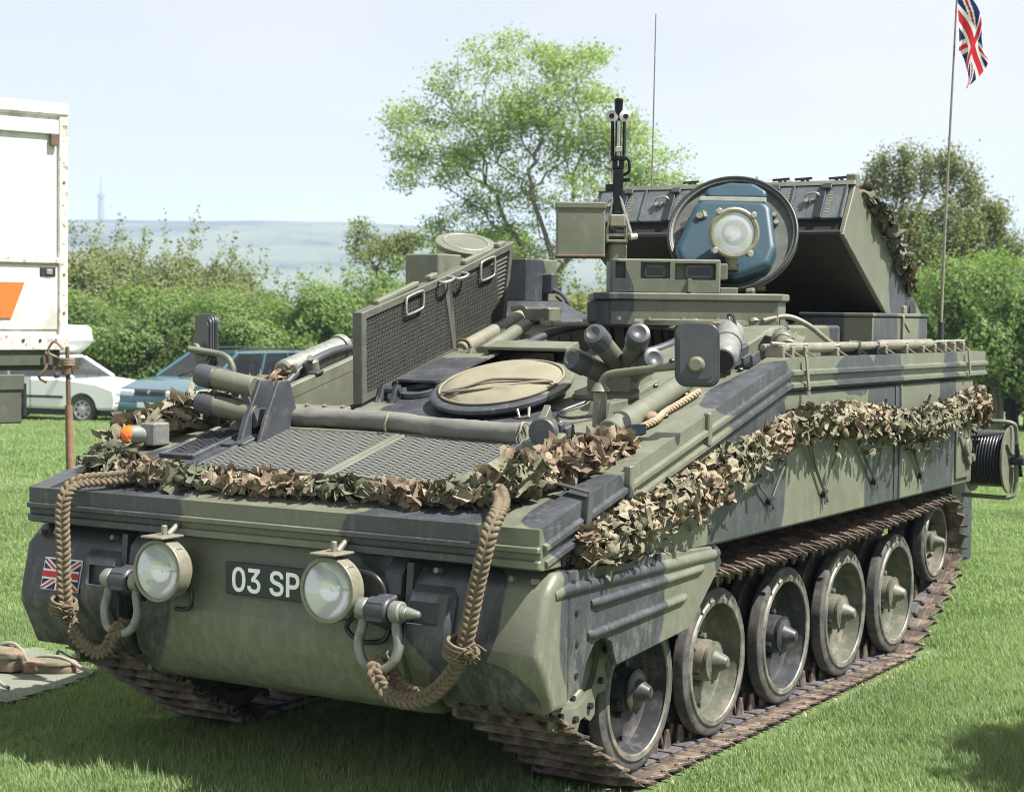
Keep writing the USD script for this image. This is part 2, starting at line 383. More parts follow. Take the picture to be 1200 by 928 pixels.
for nm, c in (('cloth_tan', (.235, .182, .122)), ('cloth_brown', (.150, .108, .073)), ('cloth_olive', (.135, .13, .082)), ('cloth_green', (.085, .090, .056)), ('cloth_khaki', (.215, .188, .13))):
    mat(nm, c, .9, var=.4, scale=30, bump=.6, bscale=140, dust=((.05, .048, .034), .5, .72, .55))
mat('orange_lens', (.85, .14, .01), .12, coat_weight=1.0, var=.15, scale=40)
mat('blue_lining', (.012, .043, .064), .5, var=.22, scale=11, bump=.25, bscale=18, coat_weight=.15)
mat('fittings', (.17, .16, .12), .5, var=.3, scale=30, metal=.1)
mat('rusty', (.11, .065, .04), .8, var=.4, scale=30, bump=.3)
mat('wood_pole', (.20, .115, .07), .7, var=.3, scale=16, bump=.2)
mat('yellow_mark', (.24, .22, .10), .6)
mat('light_cover', (.085, .10, .11), .4, var=.4, scale=10, dust=((.20, .22, .22), .45, .75, .5))
mat('silver', (.75, .76, .78), .12, metal=1.0)
mat('cable_black', (.015, .016, .022), .35)
mat('strap_web', (.19, .19, .15), .85, var=.2, scale=40)
# glass with a see-through pane
def pane(name, tint, rough=.02, fac=None):
    nodes = {'t': ('transparent_bsdf', {'color': tint}), 'gl': ('glossy_bsdf', {'roughness': rough, 'color': (1, 1, 1)}), 'fr': ('fresnel', {'IOR': 1.5}), 'm': ('mix_closure', {})}
    usdkit.material(stage, L + name, nodes, [('fr.fac', 'm.fac'), ('t.BSDF', 'm.closure1'), ('gl.BSDF', 'm.closure2')], surface='m.closure')
usdkit.material(stage, L + 'lens_glass', {'t': ('transparent_bsdf', {'color': (.92, .94, .92)}), 'gl': ('glossy_bsdf', {'roughness': .06}), 'd': ('diffuse_bsdf', {'color': (.84, .86, .86)}), 'fr': ('fresnel', {'IOR': 1.5}), 'm0': ('mix_closure', {'fac': .30}), 'm': ('mix_closure', {})},
    [('t.BSDF', 'm0.closure1'), ('d.BSDF', 'm0.closure2'), ('fr.fac', 'm.fac'), ('m0.closure', 'm.closure1'), ('gl.BSDF', 'm.closure2')], surface='m.closure')
pane('car_glass', (.42, .47, .47)); pane('optic_glass', (.10, .13, .13))

mat('tarp_grey', (.12, .12, .105), .75, var=.35, scale=7, bump=.4, bscale=30)
def cloth(name, col):
    usdkit.material(stage, L + name, {'d': ('diffuse_bsdf', {'color': col}), 't': ('translucent_bsdf', {'color': col}), 'm': ('mix_closure', {'fac': .4})}, [('d.BSDF', 'm.closure1'), ('t.BSDF', 'm.closure2')], surface='m.closure')
cloth('flag_white_cloth', (.75, .75, .74)); cloth('flag_red_cloth', (.55, .04, .06)); cloth('flag_blue_cloth', (.03, .045, .13))

mat('pale_cord', (.30, .23, .15), .9, var=.3, scale=40, bump=.4, bscale=120)
mat('screen_wire', (.042, .044, .037), .5, metal=.2, var=.3, scale=20)
mat('louvre_dark', (.022, .024, .020), .6, var=.3, scale=12)
mat('pad_tape', (.16, .17, .14), .7, var=.2, scale=20)
mat('lid_grey', (.060, .066, .058), .5, var=.3, scale=14, dust=((.16, .16, .14), .52, .8, .4))
mat('grille_steel', (.145, .15, .135), .5, var=.12, scale=5)
mat('tube_drab', (.155, .15, .115), .6, var=.3, scale=14, bump=.2)
mat('cover_paint', (.070, .075, .058), .55, var=.3, scale=12, bump=.1, dust=((.2, .19, .15), .54, .8, .4))
# ================================================================ the armoured vehicle (front towards -y, its left side at +x)
def gz(y): return .965 + .254 * (y + .85)
GN = unit((0, -.254, 1.0)); GT = unit((0, 1.0, .254)); X1 = np.array([1.0, 0, 0])
def gp(x, y, h=0.0): return np.array([x, y, gz(y)]) + GN * h
def gbox(x0, x1, y0, y1, h0, h1, bev=0.0):
    """A box lying on the sloping front deck; y0, y1 measured along the ground."""
    c = gp((x0 + x1) / 2, (y0 + y1) / 2, (h0 + h1) / 2)
    return obox(c, X1, GT, GN, abs(x1 - x0), abs(y1 - y0) * 1.0318, abs(h1 - h0), bev)
def manifold(m):
    import manifold3d
    m = m.copy(); m.merge_vertices(); m.fix_normals()
    return manifold3d.Manifold(manifold3d.Mesh(np.asarray(m.vertices, np.float32), np.asarray(m.faces, np.uint32)))
def cut(m, *cs):
    a = manifold(m)
    for c in cs: a = a - manifold(c)
    o = a.to_mesh(); return trimesh.Trimesh(o.vert_properties[:, :3], o.tri_verts)

V = thing('armoured_vehicle', 'green and black camouflaged tracked armoured vehicle with its hatches and grilles open', 'armoured vehicle')
CA = 'camouflage_paint'
# ---- hull
nose = [(-.79, .90), (-.845, .62), (-.845, .53), (-.82, .44), (-.775, .37), (-.71, .325), (-.6, .30), (3.5, .33), (3.68, .5), (3.68, .95), (3.0, .95)]
part(V, 'lower_hull', prism(nose, -.60, .60, b=.02), CA)
bay = gbox(-.84, -.43, .24, 1.42, -.34, .3)
ringhole = lathe([(0, -.35), (.33, -.35), (.33, .3), (0, .3)], (.12, 1.36, 1.53), GN, 32)
up = prism([(-.70, .80), (-.82, .86), (-.82, gz(-.82)), (1.08, 1.455), (3.66, 1.455), (3.66, .80)], -1.035, 1.035)
part(V, 'upper_hull', cut(up, bay, ringhole), CA)
part(V, 'raised_roof', cut(prism([(.96, 1.42), (1.62, gz(1.62)), (1.70, 1.602), (3.60, 1.602), (3.60, 1.42)], -.80, .80, b=.012), bay, ringhole), CA)
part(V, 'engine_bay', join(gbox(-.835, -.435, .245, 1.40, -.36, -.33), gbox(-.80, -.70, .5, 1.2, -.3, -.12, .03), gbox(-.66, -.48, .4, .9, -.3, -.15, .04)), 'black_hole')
# ---- trim rail round the hull top (three-step section), both sides and the front
RP = [(1.0, -.002), (1.095, -.002), (1.095, -.050), (1.110, -.056), (1.110, -.070), (1.092, -.078), (1.092, -.102), (1.106, -.108), (1.106, -.122), (1.075, -.128), (1.0, -.128)]
pathR = [(-.85, .982), (1.09, 1.478), (3.77, 1.472)]
railR = sweep(RP, pathR)
part(V, 'side_trim_rail', railR, CA, 25); part(V, 'side_trim_rail', mirror(railR), CA, 25)
frontlip = [(-.72, .985), (-.853, .980), (-.853, .927), (-.866, .922), (-.866, .908), (-.850, .902), (-.848, .884), (-.860, .879), (-.860, .858), (-.84, .850), (-.72, .850)]
part(V, 'front_trim_rail', prism(frontlip, -1.096, 1.096, b=.004), CA, 25)
for s in (1, -1):
    part(V, 'rail_bracket', box(s * 1.088, s * 1.118, -.30, -.27, 1.03, 1.14, .004), CA)
    part(V, 'rail_bracket', box(s * 1.088, s * 1.112, .32, .35, 1.17, 1.29, .004), CA)
    part(V, 'rail_strap', join(bar((s * 1.116, -.57, 1.075), (s * 1.120, -.60, .915), .032, .006, (1, 0, 0)), bar((s * 1.116, -.57, 1.073), (s * .96, -.52, 1.09), .03, .006)), 'grey_plastic')
    part(V, 'rail_strap', join(bar((s * 1.117, 1.22, 1.485), (s * 1.120, 1.25, 1.345), .02, .006, (1, 0, 0)), cyl((s * 1.118, 1.24, 1.34), (s * 1.118, 1.24, 1.325), .012)), 'fittings')
    part(V, 'rail_strap', bar((s * 1.117, 3.40, 1.485), (s * 1.119, 3.43, 1.36), .02, .006, (1, 0, 0)), 'fittings')
    # sponson side plate with its ledge
    sp = [(-.62, .845), (-.40, .796), (3.60, .793), (3.60, 1.335), (1.07, 1.337), (-.60, .905)]
    part(V, 'side_plate', prism(sp, s * 1.037, s * 1.086, b=.010), CA, 20)
    part(V, 'plate_joint', join(box(s * 1.084, s * 1.092, 2.455, 2.475, .80, 1.33, .003), box(s * 1.084, s * 1.09, 2.39, 2.40, .80, 1.33)), CA)
    part(V, 'under_rail_plate', prism([(-.6, .915), (1.1, 1.340), (3.62, 1.338), (3.62, 1.40), (1.1, 1.40), (-.6, .97)], s * 1.0, s * 1.042), CA)
# rear: tail plate, mud flaps, lamps
part(V, 'tail_plate', join(box(-1.03, 1.03, 3.66, 3.69, .78, 1.45, .005), box(-.45, .45, 3.69, 3.72, .55, 1.40, .01)), CA)
for s in (1, -1):
    part(V, 'mud_flap', prism([(3.72, .80), (4.06, .80), (4.09, .68), (4.09, .33), (3.76, .33), (3.74, .60)], s * .93, s * .945), 'black_paint')
    part(V, 'mud_flap', box(s * .62, s * .93, 4.06, 4.075, .33, .80), 'black_paint')
    part(V, 'tail_lamp', join(cyl((s * 1.0, 3.76, 1.255), (s * 1.10, 3.76, 1.255), .038, n=16, bev=.006), bar((s * .99, 3.70, 1.24), (s * .99, 3.70, 1.05), .03, .02), bar((s * .99, 3.66, 1.25), (s * 1.0, 3.80, 1.25), .05, .02)), 'green_paint')
# ---- front mudguards
sidepoly = [(-.705, .836), (-.70, .425), (-.615, .455), (-.585, .53), (-.53, .585), (-.47, .595), (-.42, .57), (-.39, .505), (-.38, .488), (.17, .53), (.44, .735), (.415, .775), (.40, .80), (-.2, .83)]
for s in (1, -1):
    nose_b = [(-.69, .838), (-.775, .838), (-.845, .775), (-.885, .60), (-.885, .56), (-.805, .400), (-.69, .405)]
    fr = round_prism(nose_b, .615, 1.118, 'yz', .030, 6, False)
    part(V, 'mudguard_front', fr if s > 0 else mirror(fr), CA, 24)
    shell = prism(sidepoly, s * 1.092, s * 1.117, b=.004)
    part(V, 'mudguard_side', shell, CA, 40)
    part(V, 'mudguard_top', prism([(-.74, .818), (-.74, .838), (-.15, .838), (.40, .805), (.40, .79), (-.15, .82)], s * .60, s * 1.06), CA)
    # raised block round the towing eye
    blk = [(-.80, .80), (-.878, .755), (-.905, .66), (-.905, .575), (-.86, .50), (-.80, .50)]
    part(V, 'mudguard_bulge', cut(prism(blk, s * .62, s * .80, b=.02), box(s * .59, s * .755, -1.0, -.872, .655, .725), ), CA, 40)
    for (ya, za, yb, zb) in ((-.56, .715, .27, .735), (-.58, .615, .13, .648)):
        part(V, 'pressed_rib', tube([(s * 1.110, ya, za), (s * 1.118, ya + .03, za), (s * 1.118, yb - .03, zb), (s * 1.110, yb, zb)], .0165, 8), CA, 50)
    part(V, 'shoulder_bead', tube([(s * 1.098, -.79, .768), (s * 1.104, -.72, .778), (s * 1.104, .38, .775), (s * 1.09, .425, .77)], .026, 10), CA, 50)
    for (y, z) in ((-.68, .80), (-.655, .70), (-.652, .60), (-.655, .50), (-.67, .43), (.36, .80), (-.1, .815)):
        part(V, 'bolt', cyl((s * 1.108, y, z), (s * 1.122, y, z), .010, n=6), 'dark_steel')
    for (x, z) in ((.70, .815), (.98, .812), (1.06, .81)):
        part(V, 'bolt', cyl((s * x, -.80, z), (s * x, -.832, z + .005), .010, n=6), 'fittings')
for s in (1, -1): part(V, 'wheel_arch_plate', box(s * .61, s * 1.05, -.55, .2, .779, .789), 'black_paint')

# ---- headlamps
def headlamp(c):
    c = np.array(c); d = (0, -1, .02)
    b = part(V, 'headlamp', lathe(np.array([(.035, -.11), (.072, -.085), (.089, -.04), (.092, 0), (.0915, .008)]) * 1.13, c, d, 32), 'green_paint', 50)
    part(b, 'lamp_rim', lathe(np.array([(.095, -.045), (.0965, .002), (.094, .008), (.084, .009), (.083, .0), (.090, -.02)]) * 1.13, c, d, 36), 'fittings', 50)
    part(b, 'reflector', lathe(np.array([(.084, .0), (.06, -.030), (.03, -.045), (.008, -.05), (.006, -.02), (0, -.018)]) * 1.13, c, d, 28), 'silver', 60)
    part(b, 'lens', lathe(np.array([(.0845, .003), (.07, .007), (.04, .010), (0, .0115)]) * 1.13, c, d, 28), 'lens_glass', 60)
    part(b, 'stalk', join(cyl(c + (0, .05, .08), c + (0, .05, .125), .016), obox(c + (0, .02, .118), X1, (0, 1, 0), (0, 0, 1), .10, .11, .008, .002), cyl(c + (0, .03, .12), c + (0, .03, .155), .011, n=6, bev=.002), cyl(c + (0, .05, .12), c + (0, .12, .165), .01)), 'fittings')
    for a in (.9, 2.3, 4.0, 5.4):
        q = c + np.array([math.cos(a) * .109, .02, math.sin(a) * .097])
        part(b, 'clip', join(obox(q, X1, (0, 1, 0), (0, 0, 1), .016, .04, .016, .004), cyl(q + (0, -.02, 0), q + (0, .02, 0), .006)), 'bare_steel')
for s in (-1, 1): headlamp((s * .3645, -.955, .7415))
part(V, 'lamp_cable', tube(spline([(.42, -.88, .80), (.50, -.885, .79), (.535, -.88, .73), (.47, -.91, .68), (.40, -.90, .62), (.44, -.885, .575), (.52, -.87, .58), (.54, -.86, .62)], 8), .009, 8), 'cable_black', 60)
part(V, 'lamp_cable', tube(spline([(-.32, -.87, .70), (-.28, -.88, .66), (-.29, -.88, .61), (-.36, -.87, .60)], 8), .008, 8), 'cable_black', 60)
part(V, 'cable_plug', cyl((.455, -.925, .66), (.50, -.915, .70), .014, n=12, bev=.003), 'fittings')
# ---- number plate
plate = part(V, 'number_plate', box(-.145, .29, -.862, -.842, .672, .782, .003), 'plate_black')
tx = text_mesh('03 SP', .074, .002, bold=True); tx.apply_scale((1.04, 1.06, 1))
tx.apply_transform(mat4((-.120, -.8625, .687), (1, 0, 0), (0, 0, 1), (0, -1, 0)))
part(plate, 'lettering', tx, 'letter_white', False)
# ---- union flag transfer on the vehicle's right mudguard
def union_flag(parent, o, u, v, w, h, d=.0008):
    """The flag as thin layered strips over the rectangle o + u*w + v*h (u, v unit)."""
    o, u, v = np.array(o, float), unit(u), unit(v); n = np.cross(u, v)
    B = sg.box(0, 0, w, h)
    def layer(shape, k, m, name):
        ms = [trimesh.creation.extrude_polygon(g, d, engine='earcut') for g in getattr(shape, 'geoms', [shape]) if g.area > 1e-9]
        t = join(*ms); t.apply_transform(mat4(o + n * d * 1.6 * k, u, v, n)); part(parent, name, t, m, False)
    Ln = lambda a, b, t: sg.LineString([a, b]).buffer(t / 2, cap_style=2).intersection(B)
    layer(B, 0, 'flag_blue', 'flag_field')
    ext = lambda a, b: ((a[0] - (b[0] - a[0]) * .2, a[1] - (b[1] - a[1]) * .2), (b[0] + (b[0] - a[0]) * .2, b[1] + (b[1] - a[1]) * .2))
    d1, d2 = ext((0, 0), (w, h)), ext((0, h), (w, 0))
    layer(Ln(*d1, h * .2).union(Ln(*d2, h * .2)), 1, 'flag_white', 'white_saltire')
    layer(Ln(*d1, h * .07).union(Ln(*d2, h * .07)), 2, 'flag_red', 'red_saltire')
    layer(sg.box(w / 2 - h / 6, 0, w / 2 + h / 6, h).union(sg.box(0, h / 3, w, 2 * h / 3)), 3, 'flag_white', 'white_cross')
    layer(sg.box(w / 2 - h / 10, 0, w / 2 + h / 10, h).union(sg.box(0, h * .4, w, h * .6)), 4, 'flag_red', 'red_cross')
stk = part(V, 'flag_transfer', obox((-.905, -.8735, .672), X1, unit((0, .23, 1)), unit((0, -1, .23)), .188, .118, .003), 'flag_white', False, label='small union flag transfer on the black mudguard')
union_flag(stk, (-.995, -.8885, .617), (1, 0, 0), (0, .23, 1), .180, .110)
# ---- towing eyes with bow shackles
for s in (-1, 1):
    c = np.array([s * .553, -.925, .690])
    part(V, 'towing_bracket', join(prism([(-.80, .86), (-.86, .80), (-.87, .74), (-.96, .72), (-.965, .66), (-.87, .62), (-.80, .58)], c[0] - .034, c[0] + .034, b=.006),
         prism([(-.80, .84), (-.85, .84), (-.87, .62), (-.80, .56)], c[0] + s * .05, c[0] + s * .075), cyl(c + (-.042, 0, 0), c + (.042, 0, 0), .043, n=20, bev=.006)), 'black_paint')
    bow = spline([c + (-.062, 0, .005), c + (-.066, -.006, -.05), c + (-.078, -.012, -.11), c + (-.055, -.02, -.165), c + (0, -.022, -.185), c + (.055, -.02, -.165), c + (.078, -.012, -.11), c + (.066, -.006, -.05), c + (.062, 0, .005)], 7)
    b = part(V, 'shackle', join(tube(bow, .0165, 12), cyl(c + (-.085, 0, 0), c + (-.045, 0, 0), .036, n=18, bev=.006), cyl(c + (.045, 0, 0), c + (.085, 0, 0), .036, n=18, bev=.006)), 'galvanised', 60)
    part(b, 'shackle_pin', join(cyl(c + (-.10, 0, 0), c + (.105, 0, 0), .022, n=16, bev=.004), cyl(c + (.105, 0, 0), c + (.15, 0, 0), .02, .011, n=14, bev=.003)), 'galvanised', 50)

# ---- running gear
def wheel(s, y, z, r, m, idler=False):
    """A twin road wheel; s is the side."""
    k = r / .285; c = np.array([s * .85, y, z]); ax = (s, 0, 0)
    w = part(V, 'road_wheel' if not idler else 'idler_wheel', lathe([(0, .060), (.06 * k, .060), (.10 * k, .056), (.15 * k, .046), (.195 * k, .050), (.215 * k, .066), (.222 * k, .115), (.228 * k, .140)], c, ax, 40), m, 40)
    part(w, 'tyre', lathe([(.240 * k, .138), (.270 * k, .139), (.282 * k, .132), (r, .124), (r, .092), (.279 * k, .084), (.245 * k, .084)], c, ax, 48), 'rubber', 35)
    part(w, 'rim', lathe([(.222 * k, .139), (.226 * k, .1445), (.244 * k, .1455), (.250 * k, .138), (.244 * k, .13)], c, ax, 48), 'worn_rim', 40)
    part(w, 'tyre', lathe([(.20 * k, .034), (.279 * k, .032), (r, .024), (r, -.020), (.27 * k, -.03), (.22 * k, -.03)], c, ax, 40), 'rubber', 35)
    part(w, 'inner_disc', lathe([(.245 * k, .026), (.2 * k, .018), (0, .018)], c, ax, 32), m, 40)
    part(w, 'hub', lathe([(.082 * k, .050), (.080 * k, .105), (.074 * k, .118), (.074 * k, .128), (.060 * k, .136), (.045 * k, .140), (.024 * k, .182), (.018 * k, .188), (0, .189)], c, ax, 28), m, 35)
    part(w, 'hub_flange', lathe([(.070 * k, .118), (.077 * k, .120), (.077 * k, .132), (.058 * k, .134)], c, ax, 28), 'dark_steel' if m == 'wheel_black' else m, 30)
    for j in range(6):
        a = j * math.pi / 3 + .35; q = c + np.array([0, math.cos(a), math.sin(a)]) * .092 * k
        part(w, 'wheel_bolt', cyl(q + (s * .055, 0, 0), q + (s * (.085 if j % 3 else .11), 0, 0), .012 * k, n=6, bev=.002), 'dark_steel' if j % 3 == 0 else m, 30)
    for j in range(8):
        a = j * math.pi / 4 + .2; q = c + np.array([0, math.cos(a), math.sin(a)]) * .190 * k
        part(w, 'rivet', cyl(q + (s * .048, 0, 0), q + (s * .060, 0, 0), .008 * k, n=6), m, 30)
WZ = .315
for s in (1, -1):
    for i in range(5): wheel(s, i * .685 + (.032 if i == 0 else 0), WZ, .285, 'wheel_black' if i in (0, 2) else 'wheel_green')
    wheel(s, 3.33, .505, .205, 'wheel_green', True)
    # drive sprocket: two toothed rings on a drum
    c = np.array([s * .85, -.525, .525]); ax = (s, 0, 0)
    def ring(h0, h1):
        n = 96; a = np.arange(n) * 2 * math.pi / n
        rr = .232 + .018 * np.clip(np.cos(a * 12) * 1.5, -1, 1)
        P = np.column_stack([rr * np.cos(a), rr * np.sin(a)])
        pg = sg.Polygon(P, [np.column_stack([.165 * np.cos(a[::4]), .165 * np.sin(a[::4])])])
        m = trimesh.creation.extrude_polygon(pg, abs(h1 - h0), engine='earcut')
        m.apply_transform(mat4(c + np.array([s * min(h0, h1) if s > 0 else s * max(h0, h1), 0, 0]), (0, 1, 0), (0, 0, 1), (1, 0, 0))); return m
    sp_ = part(V, 'drive_sprocket', join(lathe([(.18, -.18), (.18, .172), (.15, .165), (.11, .12), (.05, .10), (0, .10)], c, ax, 32)), 'green_paint', 35)
    part(sp_, 'tooth_ring', ring(.172, .190), 'green_paint', 30); part(sp_, 'tooth_ring', ring(-.19, -.172), 'green_paint', 30)
    for j in range(12):
        a = j * math.pi / 6; q = c + np.array([0, math.cos(a), math.sin(a)]) * .198
        part(sp_, 'sprocket_bolt', cyl(q + (s * .186, 0, 0), q + (s * .204, 0, 0), .012, n=6), 'dark_steel', 30)
    for i in range(5): part(V, 'suspension_arm', bar((s * .66, i * .685 + .02, WZ), (s * .62, i * .685 + .30 * (1 if i < 4 else -1), .50), .07, .05), 'black_paint')

# tracks: closed loop in the (y, z) plane
def arc(c, r, a0, a1, n):
    t = np.radians(np.linspace(a0, a1, n)); return [(c[0] + r * math.cos(x), c[1] + r * math.sin(x)) for x in t]
TL = arc((-.525, .525), .215, 90, 236, 24) + [(-.20, .085)] + arc((0, .315), .300, 238, 270, 6) + [(.685, .015), (1.37, .015), (2.055, .015)] + arc((2.74, .315), .300, 270, 305, 8) + arc((3.33, .505), .222, 305, 450, 24) \
    + [(2.74, .690), (2.05, .672), (1.37, .664), (.685, .668), (.05, .690)]
TL = np.array(TL + TL[:1]); seg = np.linalg.norm(np.diff(TL, axis=0), axis=1); cum = np.r_[0, np.cumsum(seg)]
NL = int(round(cum[-1] / .1115)); PITCH = cum[-1] / NL
def tpos(d): d = d % cum[-1]; return np.array([np.interp(d, cum, TL[:, 0]), np.interp(d, cum, TL[:, 1])])
def link_mesh():
    """One track link in its own frame: x across, y along the track, z outwards (towards the ground)."""
    p = PITCH
    ms = [box(-.19, .165, -p * .40, p * .40, -.006, .008, .003),
          prism([(-.19, .006), (-.19, .030), (.150, .034), (.205, .022), (.245, .004), (.19, .004)], p * .18, p * .30, 'xz', .003),      # ground bar running to a point
          prism([(-.216, 0), (.205, 0), (.235, .012), (.17, .020), (-.2, .018)], -p * .40, -p * .30, 'xz', .002),
          prism([(.165, p * .40), (.165, -p * .36), (.20, -p * .34), (.225, p * .20), (.245, p * .24), (.205, p * .36)], -.006, .006, 'xy', .002)]
    for sx in (-.155, .02, .12): ms.append(box(sx - .012, sx + .012, -p * .34, p * .26, .006, .020, .003))
    for gx in (.045, .078): ms.append(prism([(-p * .30, -.004), (p * .30, -.004), (p * .08, -.085), (-p * .08, -.085)], gx - .007, gx + .007, 'yz', .003))  # guide horns
    for yy in (-p * .46, p * .46):
        for k in range(5): ms.append(cyl((-.20 + .085 * k, yy, .002), (-.20 + .085 * k + .055, yy, .002), .013, n=8))
    return join(*ms)
LK = link_mesh()
for s in (1, -1):
    pads = []
    tr = None
    Ms = []
    for k in range(NL):
        d = k * PITCH; a, b = tpos(d - .04), tpos(d + .04); q = tpos(d); t = unit(b - a)
        out = np.array([0, t[1], -t[0]])          # outwards: the loop runs anticlockwise seen from +x
        tv = np.array([0, t[0], t[1]])
        Ms.append(mat4((s * .85, q[0], q[1]), (s, 0, 0), tv, out))
        pd = box(-.125, .125, -PITCH * .36, PITCH * .36, -.016, -.005, .003); pd.apply_transform(Ms[-1]); pads.append(pd)
    tr = part(V, 'track', join(*pads), 'track_rubber', 25)
    for M in Ms:
        m = LK.copy(); m.apply_transform(M)
        if s < 0: m.faces = m.faces[:, ::-1]
        part(tr, 'track_link', m, 'track_steel', 25)
# ---------------------------------------------------------------- front deck fittings
def grille(x0, x1, y0, y1, m, bars=True):
    g = part(V, 'intake_grille', join(gbox(x0 - .022, x0, y0 - .02, y1 + .02, -.004, .018, .003), gbox(x1, x1 + .022, y0 - .02, y1 + .02, -.004, .018, .003), gbox(x0, x1, y0 - .02, y0, -.004, .0175, .003), gbox(x0, x1, y1, y1 + .02, -.004, .0175, .003)), CA)
    part(g, 'grille_backing', gbox(x0, x1, y0, y1, .001, .003), 'black_hole')
    part(g, 'grille_mesh', lattice(gp(x0, y0, .012), X1, GT, x1 - x0, (y1 - y0) * 1.0318, .036, .023, .0062, GN, .002), m, False)
    n = int((y1 - y0) / .05)
    part(g, 'grille_louvres', join(*[obox(gp((x0 + x1) / 2, y0 + (k + .5) * (y1 - y0) / n, .0), X1, unit(GT * .8 + GN * .6), unit(GN * .8 - GT * .6), x1 - x0, .035, .003) for k in range(n)]), 'black_paint')
    return g
grille(-.575, -.005, -.50, -.055, 'grille_steel'); grille(.045, .545, -.50, -.055, 'grille_steel')
grille(-.83, -.70, -.40, -.02, 'black_paint')
part(V, 'deck_panel', gbox(-.62, .62, -.02, .16, .001, .008, .002), CA)
for k in range(9): part(V, 'bolt', cyl(gp(.60, -.47 + k * .055, .0), gp(.60, -.47 + k * .055, .012), .008, n=6), 'fittings')
for (x, y) in ((-.36, .12), (-.25, .13), (-.14, .11), (.0, .13), (.45, .10), (.56, .2), (.66, .33), (.75, .48), (.88, .6), (.70, .70), (.85, .86), (.93, .33), (.55, .85), (-.9, .3), (-.9, .8), (.60, 1.05), (.4, 1.62), (.0, 1.7), (.95, .95), (.2, 1.72)):
    part(V, 'bolt', cyl(gp(x, y, 0), gp(x, y, .014), .013, n=6, bev=.003), 'dark_steel' if x > .4 else 'fittings')
for (x, y) in ((-.33, .06), (-.22, .05), (-.10, .04), (.30, .10)):
    part(V, 'deck_lug', join(gbox(x - .018, x + .018, y - .02, y + .02, 0, .022, .004), cyl(gp(x, y, .01), gp(x, y, .032), .010, n=8)), CA)
# driver's hatch lid with canvas pad
HN = unit((0, -.32, .947)); HC = np.array([.15, .45, 1.365])
lid = part(V, 'hatch_lid', lathe([(0, -.045), (.24, -.045), (.275, -.036), (.288, -.022), (.288, -.008), (.272, .0), (.0, .0)], HC, HN, 56), CA, 40)
def pad_mesh():
    n, k = 64, 22; v, f = [], []
    for i in range(k + 1):
        t = i / k; r = .246 * t
        for j in range(n):
            a = j * 2 * math.pi / n
            x, y = r * math.cos(a), r * math.sin(a)
            h = .034 * (1 - t**6) + .007 * (fbm(np.array([[x * 14, y * 14, 3.1]]), 4)[0] - .5) * (1 - t**8)
            cr = math.exp(-((y + .125 + .02 * math.sin(x * 22)) / .010)**2) * (1 if abs(x) < .17 else 0)      # seam across the pad
            h += -.010 * cr * (1 - t**8) + .010 * math.exp(-((y + .143 + .024 * math.sin(x * 20 + .6)) / .010)**2) * (1 if abs(x) < .18 else 0)
            v.append((x, y, max(h, .001)))
    for i in range(k):
        for j in range(n):
            a, b = i * n + j, i * n + (j + 1) % n
            f += [(a, a + n, b + n), (a, b + n, b)]
    m = trimesh.Trimesh(np.array(v), np.array(f), process=False); a, b, c = np.array([.855, .519, 0]), None, HN
    a = unit(a - HN * (a @ HN)); m.apply_transform(mat4(HC, a, np.cross(HN, a), HN)); return m
pd_ = part(lid, 'canvas_pad', pad_mesh(), 'canvas', 60)
_a = unit(np.array([.855, .519, 0]) - HN * (np.array([.855, .519, 0]) @ HN)); _b = np.cross(HN, _a)
part(lid, 'canvas_piping', tube([HC + HN * .006 + (_a * math.cos(t) + _b * math.sin(t)) * .249 for t in np.linspace(0, 2 * math.pi, 60)[:-1]], .0055, 6, True), 'canvas', 60)
part(lid, 'pad_strap', tube(spline([HC + HN * h + _a * x + _b * y for x, y, h in ((-.235, -.055, .018), (-.16, -.10, .036), (-.05, -.075, .046), (.05, -.105, .046), (.16, -.13, .034), (.205, -.13, .02))], 8), .0075, 6), 'canvas', 60)
part(lid, 'pad_strap', tube(spline([HC + HN * h + _a * x + _b * y for x, y, h in ((-.235, -.06, .018), (-.16, -.125, .034), (0, -.15, .036), (.12, -.148, .034), (.205, -.13, .02))], 8), .0065, 6), 'canvas', 60)
part(lid, 'lid_lug', tube([HC + _a * .06 - _b * .285 - HN * .02, HC + _a * .065 - _b * .315 - HN * .045, HC + _a * .10 - _b * .318 - HN * .045, HC + _a * .105 - _b * .285 - HN * .02], .006, 6), 'fittings')
part(V, 'hatch_hinge', join(gbox(.05, .25, .70, .78, 0, .05, .01), cyl(gp(.02, .74, .04), gp(.28, .74, .04), .02)), CA)
part(V, 'lid_support', lathe([(.13, -.06), (.10, 0), (0, 0)], gp(.12, .42, .02), GN, 20), CA)
# driver's opening: rim, periscope, dark well
RC = np.array([.12, 1.36, gz(1.36)])
part(V, 'hatch_ring', tube([RC + (math.cos(t) * .345, math.sin(t) * .345 * .969, math.sin(t) * .345 * .246) for t in np.linspace(0, 2 * math.pi, 56)[:-1]], .020, 10, True), 'black_paint', 60)
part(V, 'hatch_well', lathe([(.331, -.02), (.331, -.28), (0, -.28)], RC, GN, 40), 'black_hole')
part(V, 'driver_seat', obox(RC - GN * .14 + (0, .1, 0), X1, (0, 1, 0), (0, 0, 1), .34, .08, .20, .03), 'olive_canvas')
ps = part(V, 'driver_periscope', join(obox(gp(-.02, .985, .075), X1, GT, GN, .40, .11, .016, .003), obox(gp(-.02, 1.03, .035), X1, GT, GN, .40, .02, .075, .003), obox(gp(-.215, .985, .035), X1, GT, GN, .012, .11, .075, .002), obox(gp(.175, .985, .035), X1, GT, GN, .012, .11, .075, .002), obox(gp(-.02, .985, .006), X1, GT, GN, .40, .11, .014, .003)), CA)
part(ps, 'periscope_glass', obox(gp(-.01, .965, .035), X1, GT, GN, .22, .02, .042, .003), 'optic_glass')
